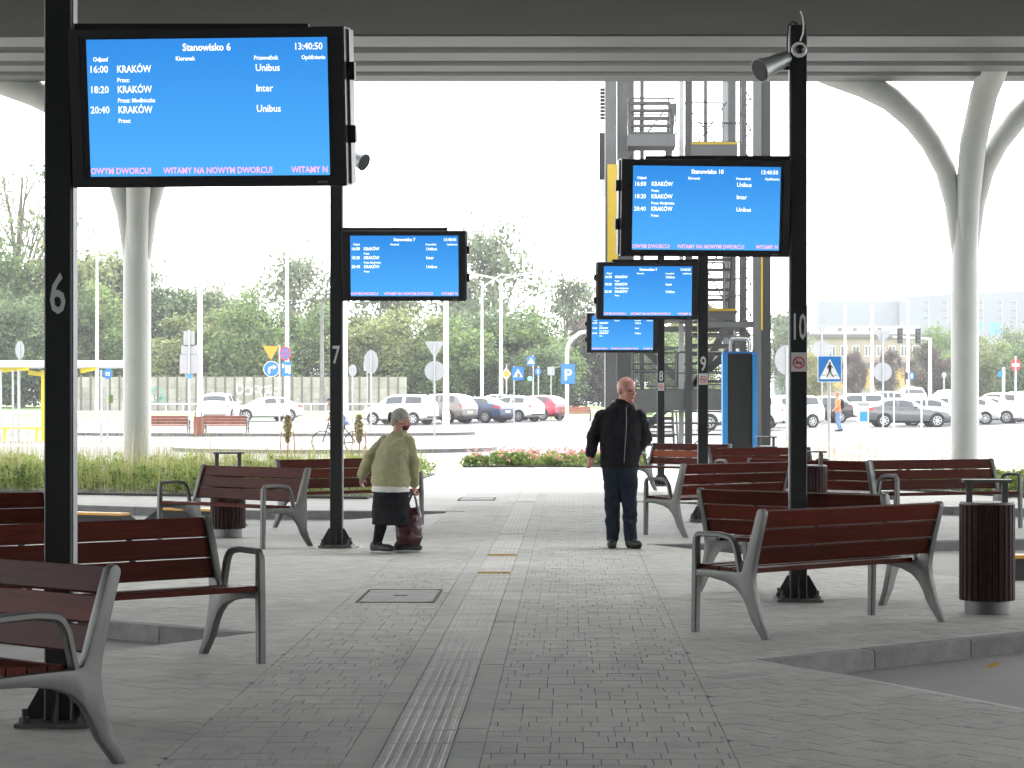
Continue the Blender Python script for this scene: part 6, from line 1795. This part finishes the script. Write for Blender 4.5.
shell('shorts', lambda m: (torso(m, [((-0.19, 0, 0.86), 0.15, 0.12, (0, 1, 0)), ((-0.17, 0, 0.98), 0.155, 0.12, (0, 1, 0))]), [limb(m, [l[0], Vector(l[0]).lerp(Vector(l[1]), 0.95)], [0.1, 0.078]) for l in cleg]), M_bluej, cyc, 0.014, 4)
for l in cleg: shell('shoe', lambda m: shoe(m, Vector(l[2]) + Vector((0, 0, 0.02)), (1, 0, 0)), M_shoe, cyc, 0.012, 3)
shell('cap', lambda m: (m.ellipsoid((0.255, 0, 1.64), (0.105, 0.09, 0.07), 14, 8), m.ellipsoid((0.35, -0.02, 1.62), (0.06, 0.07, 0.012), 12, 6)), M_navyc, cyc, 0.012, 2)

# ---- pedestrian in orange by the ticket machine
PYY = 98.0
ped = empty('person', (gx(838, PYY), PYY, gz(PYY)), R(180), 'person in an orange top and blue jeans standing between the crossing sign and ticket machine', 'person')
pl = [[(0, 0.09, 0.92), (0.06, 0.10, 0.50), (-0.05, 0.10, 0.10)], [(0, -0.09, 0.92), (-0.02, -0.10, 0.50), (-0.16, -0.10, 0.12)]]; pa = [[(0, 0.2, 1.42), (0.02, 0.24, 1.16), (0.16, 0.22, 1.02)], [(0, -0.2, 1.42), (-0.04, -0.24, 1.16), (0.12, -0.24, 1.0)]]
def pb(m):
    head(m, (0.05, 0, 1.67), (1, 0.1, -0.1), 0.122, (0.0, 0, 1.45))
    torso(m, [((0, 0, 0.9), 0.15, 0.10, (0, 1, 0)), ((0, 0, 1.15), 0.15, 0.11, (0, 1, 0)), ((0, 0, 1.44), 0.15, 0.08, (0, 1, 0))])
    for j in pa: limb(m, j, [0.052, 0.044, 0.03]); hand(m, j[2], (0.6, 0, -0.7), (0, 1, 0), 0.5)
    for l in pl: limb(m, l, [0.085, 0.06, 0.042])
shell('body', pb, M_skinr, ped, 0.015, 3)
shell('jacket', lambda m: (torso(m, [((-0.01, 0, 0.84), 0.19, 0.14, (0, 1, 0)), ((0, 0, 1.1), 0.185, 0.14, (0, 1, 0)), ((0, 0, 1.38), 0.20, 0.125, (0, 1, 0)), ((0, 0, 1.50), 0.09, 0.08, (0, 1, 0))]), [limb(m, [j[0], j[1], Vector(j[1]).lerp(Vector(j[2]), 0.85)], [0.078, 0.066, 0.05]) for j in pa]), M_hiviz, ped, 0.015, 4, 0.02)
shell('jeans', lambda m: (torso(m, [((0, 0, 0.8), 0.16, 0.12, (0, 1, 0)), ((0, 0, 0.94), 0.165, 0.12, (0, 1, 0))]), [limb(m, l, [0.105, 0.078, 0.06]) for l in pl]), M_bluej, ped, 0.015, 4)
for l in pl: shell('shoe', lambda m: shoe(m, Vector(l[2]) + Vector((0, 0, -0.01)), (1, 0, 0)), M_shoe, ped, 0.012, 3)
shell('hair', lambda m: m.ellipsoid((0.025, 0, 1.72), (0.098, 0.086, 0.075), 14, 8), M_wood_r, ped, 0.012, 2)
rk = shell('rucksack', lambda m: m.ellipsoid((-0.19, 0, 1.22), (0.10, 0.15, 0.22), 14, 10), M_taupe_b if False else M_jeans, ped, 0.014, 3)

# ---- small litter
M_leafy = mat('dead_leaf', (0.55, 0.36, 0.06), 0.8, var=0.2); M_paper = mat('paper_scrap', (0.6, 0.6, 0.58), 0.8)
t = empty('fallen_leaf', (gx(993, 13.6), 13.6, -0.112), R(30), 'single yellow fallen leaf lying in the gutter by the near kerb', 'leaf')
part('blade', M_leafy, t, lambda m: m.plate([(-0.05, 0), (-0.02, -0.03), (0.03, -0.025), (0.06, 0), (0.03, 0.025), (-0.02, 0.03)], (0, 0, 0.012), (1, 0, 0.25), (0, 1, 0.1), 0.002))
part('stalk', M_leafy, t, lambda m: m.tube([(-0.05, 0, 0.0), (-0.09, 0.01, 0.004)], 0.002, 5))
t = empty('paper_scrap', (gx(357, 23.1), 23.1, 0.004), R(20), 'crumpled white paper scrap lying at the foot of pole 7', 'litter')
part('sheet', M_paper, t, lambda m: m.add([(-0.06, -0.03, 0), (0.0, -0.04, 0.02), (0.06, -0.02, 0.004), (-0.05, 0.03, 0.012), (0.01, 0.02, 0.002), (0.07, 0.03, 0.018)], [(0, 1, 4, 3), (1, 2, 5, 4)]))

# ================================================================== HAZE
HZ = 0.00045
hm = bpy.data.materials.new('thin_haze'); hm.use_nodes = True
ht = hm.node_tree; ht.nodes.clear()
pv = ht.nodes.new('ShaderNodeVolumePrincipled'); pv.inputs['Color'].default_value = (0.95, 0.97, 1.0, 1); pv.inputs['Density'].default_value = HZ; pv.inputs['Anisotropy'].default_value = 0.0
ho = ht.nodes.new('ShaderNodeOutputMaterial'); ht.links.new(pv.outputs[0], ho.inputs['Volume'])
hz = part('haze', hm, None, lambda m: m.box((0, 1150, 14.5), (3400, 2900, 34)))
tag(hz, kind='stuff')
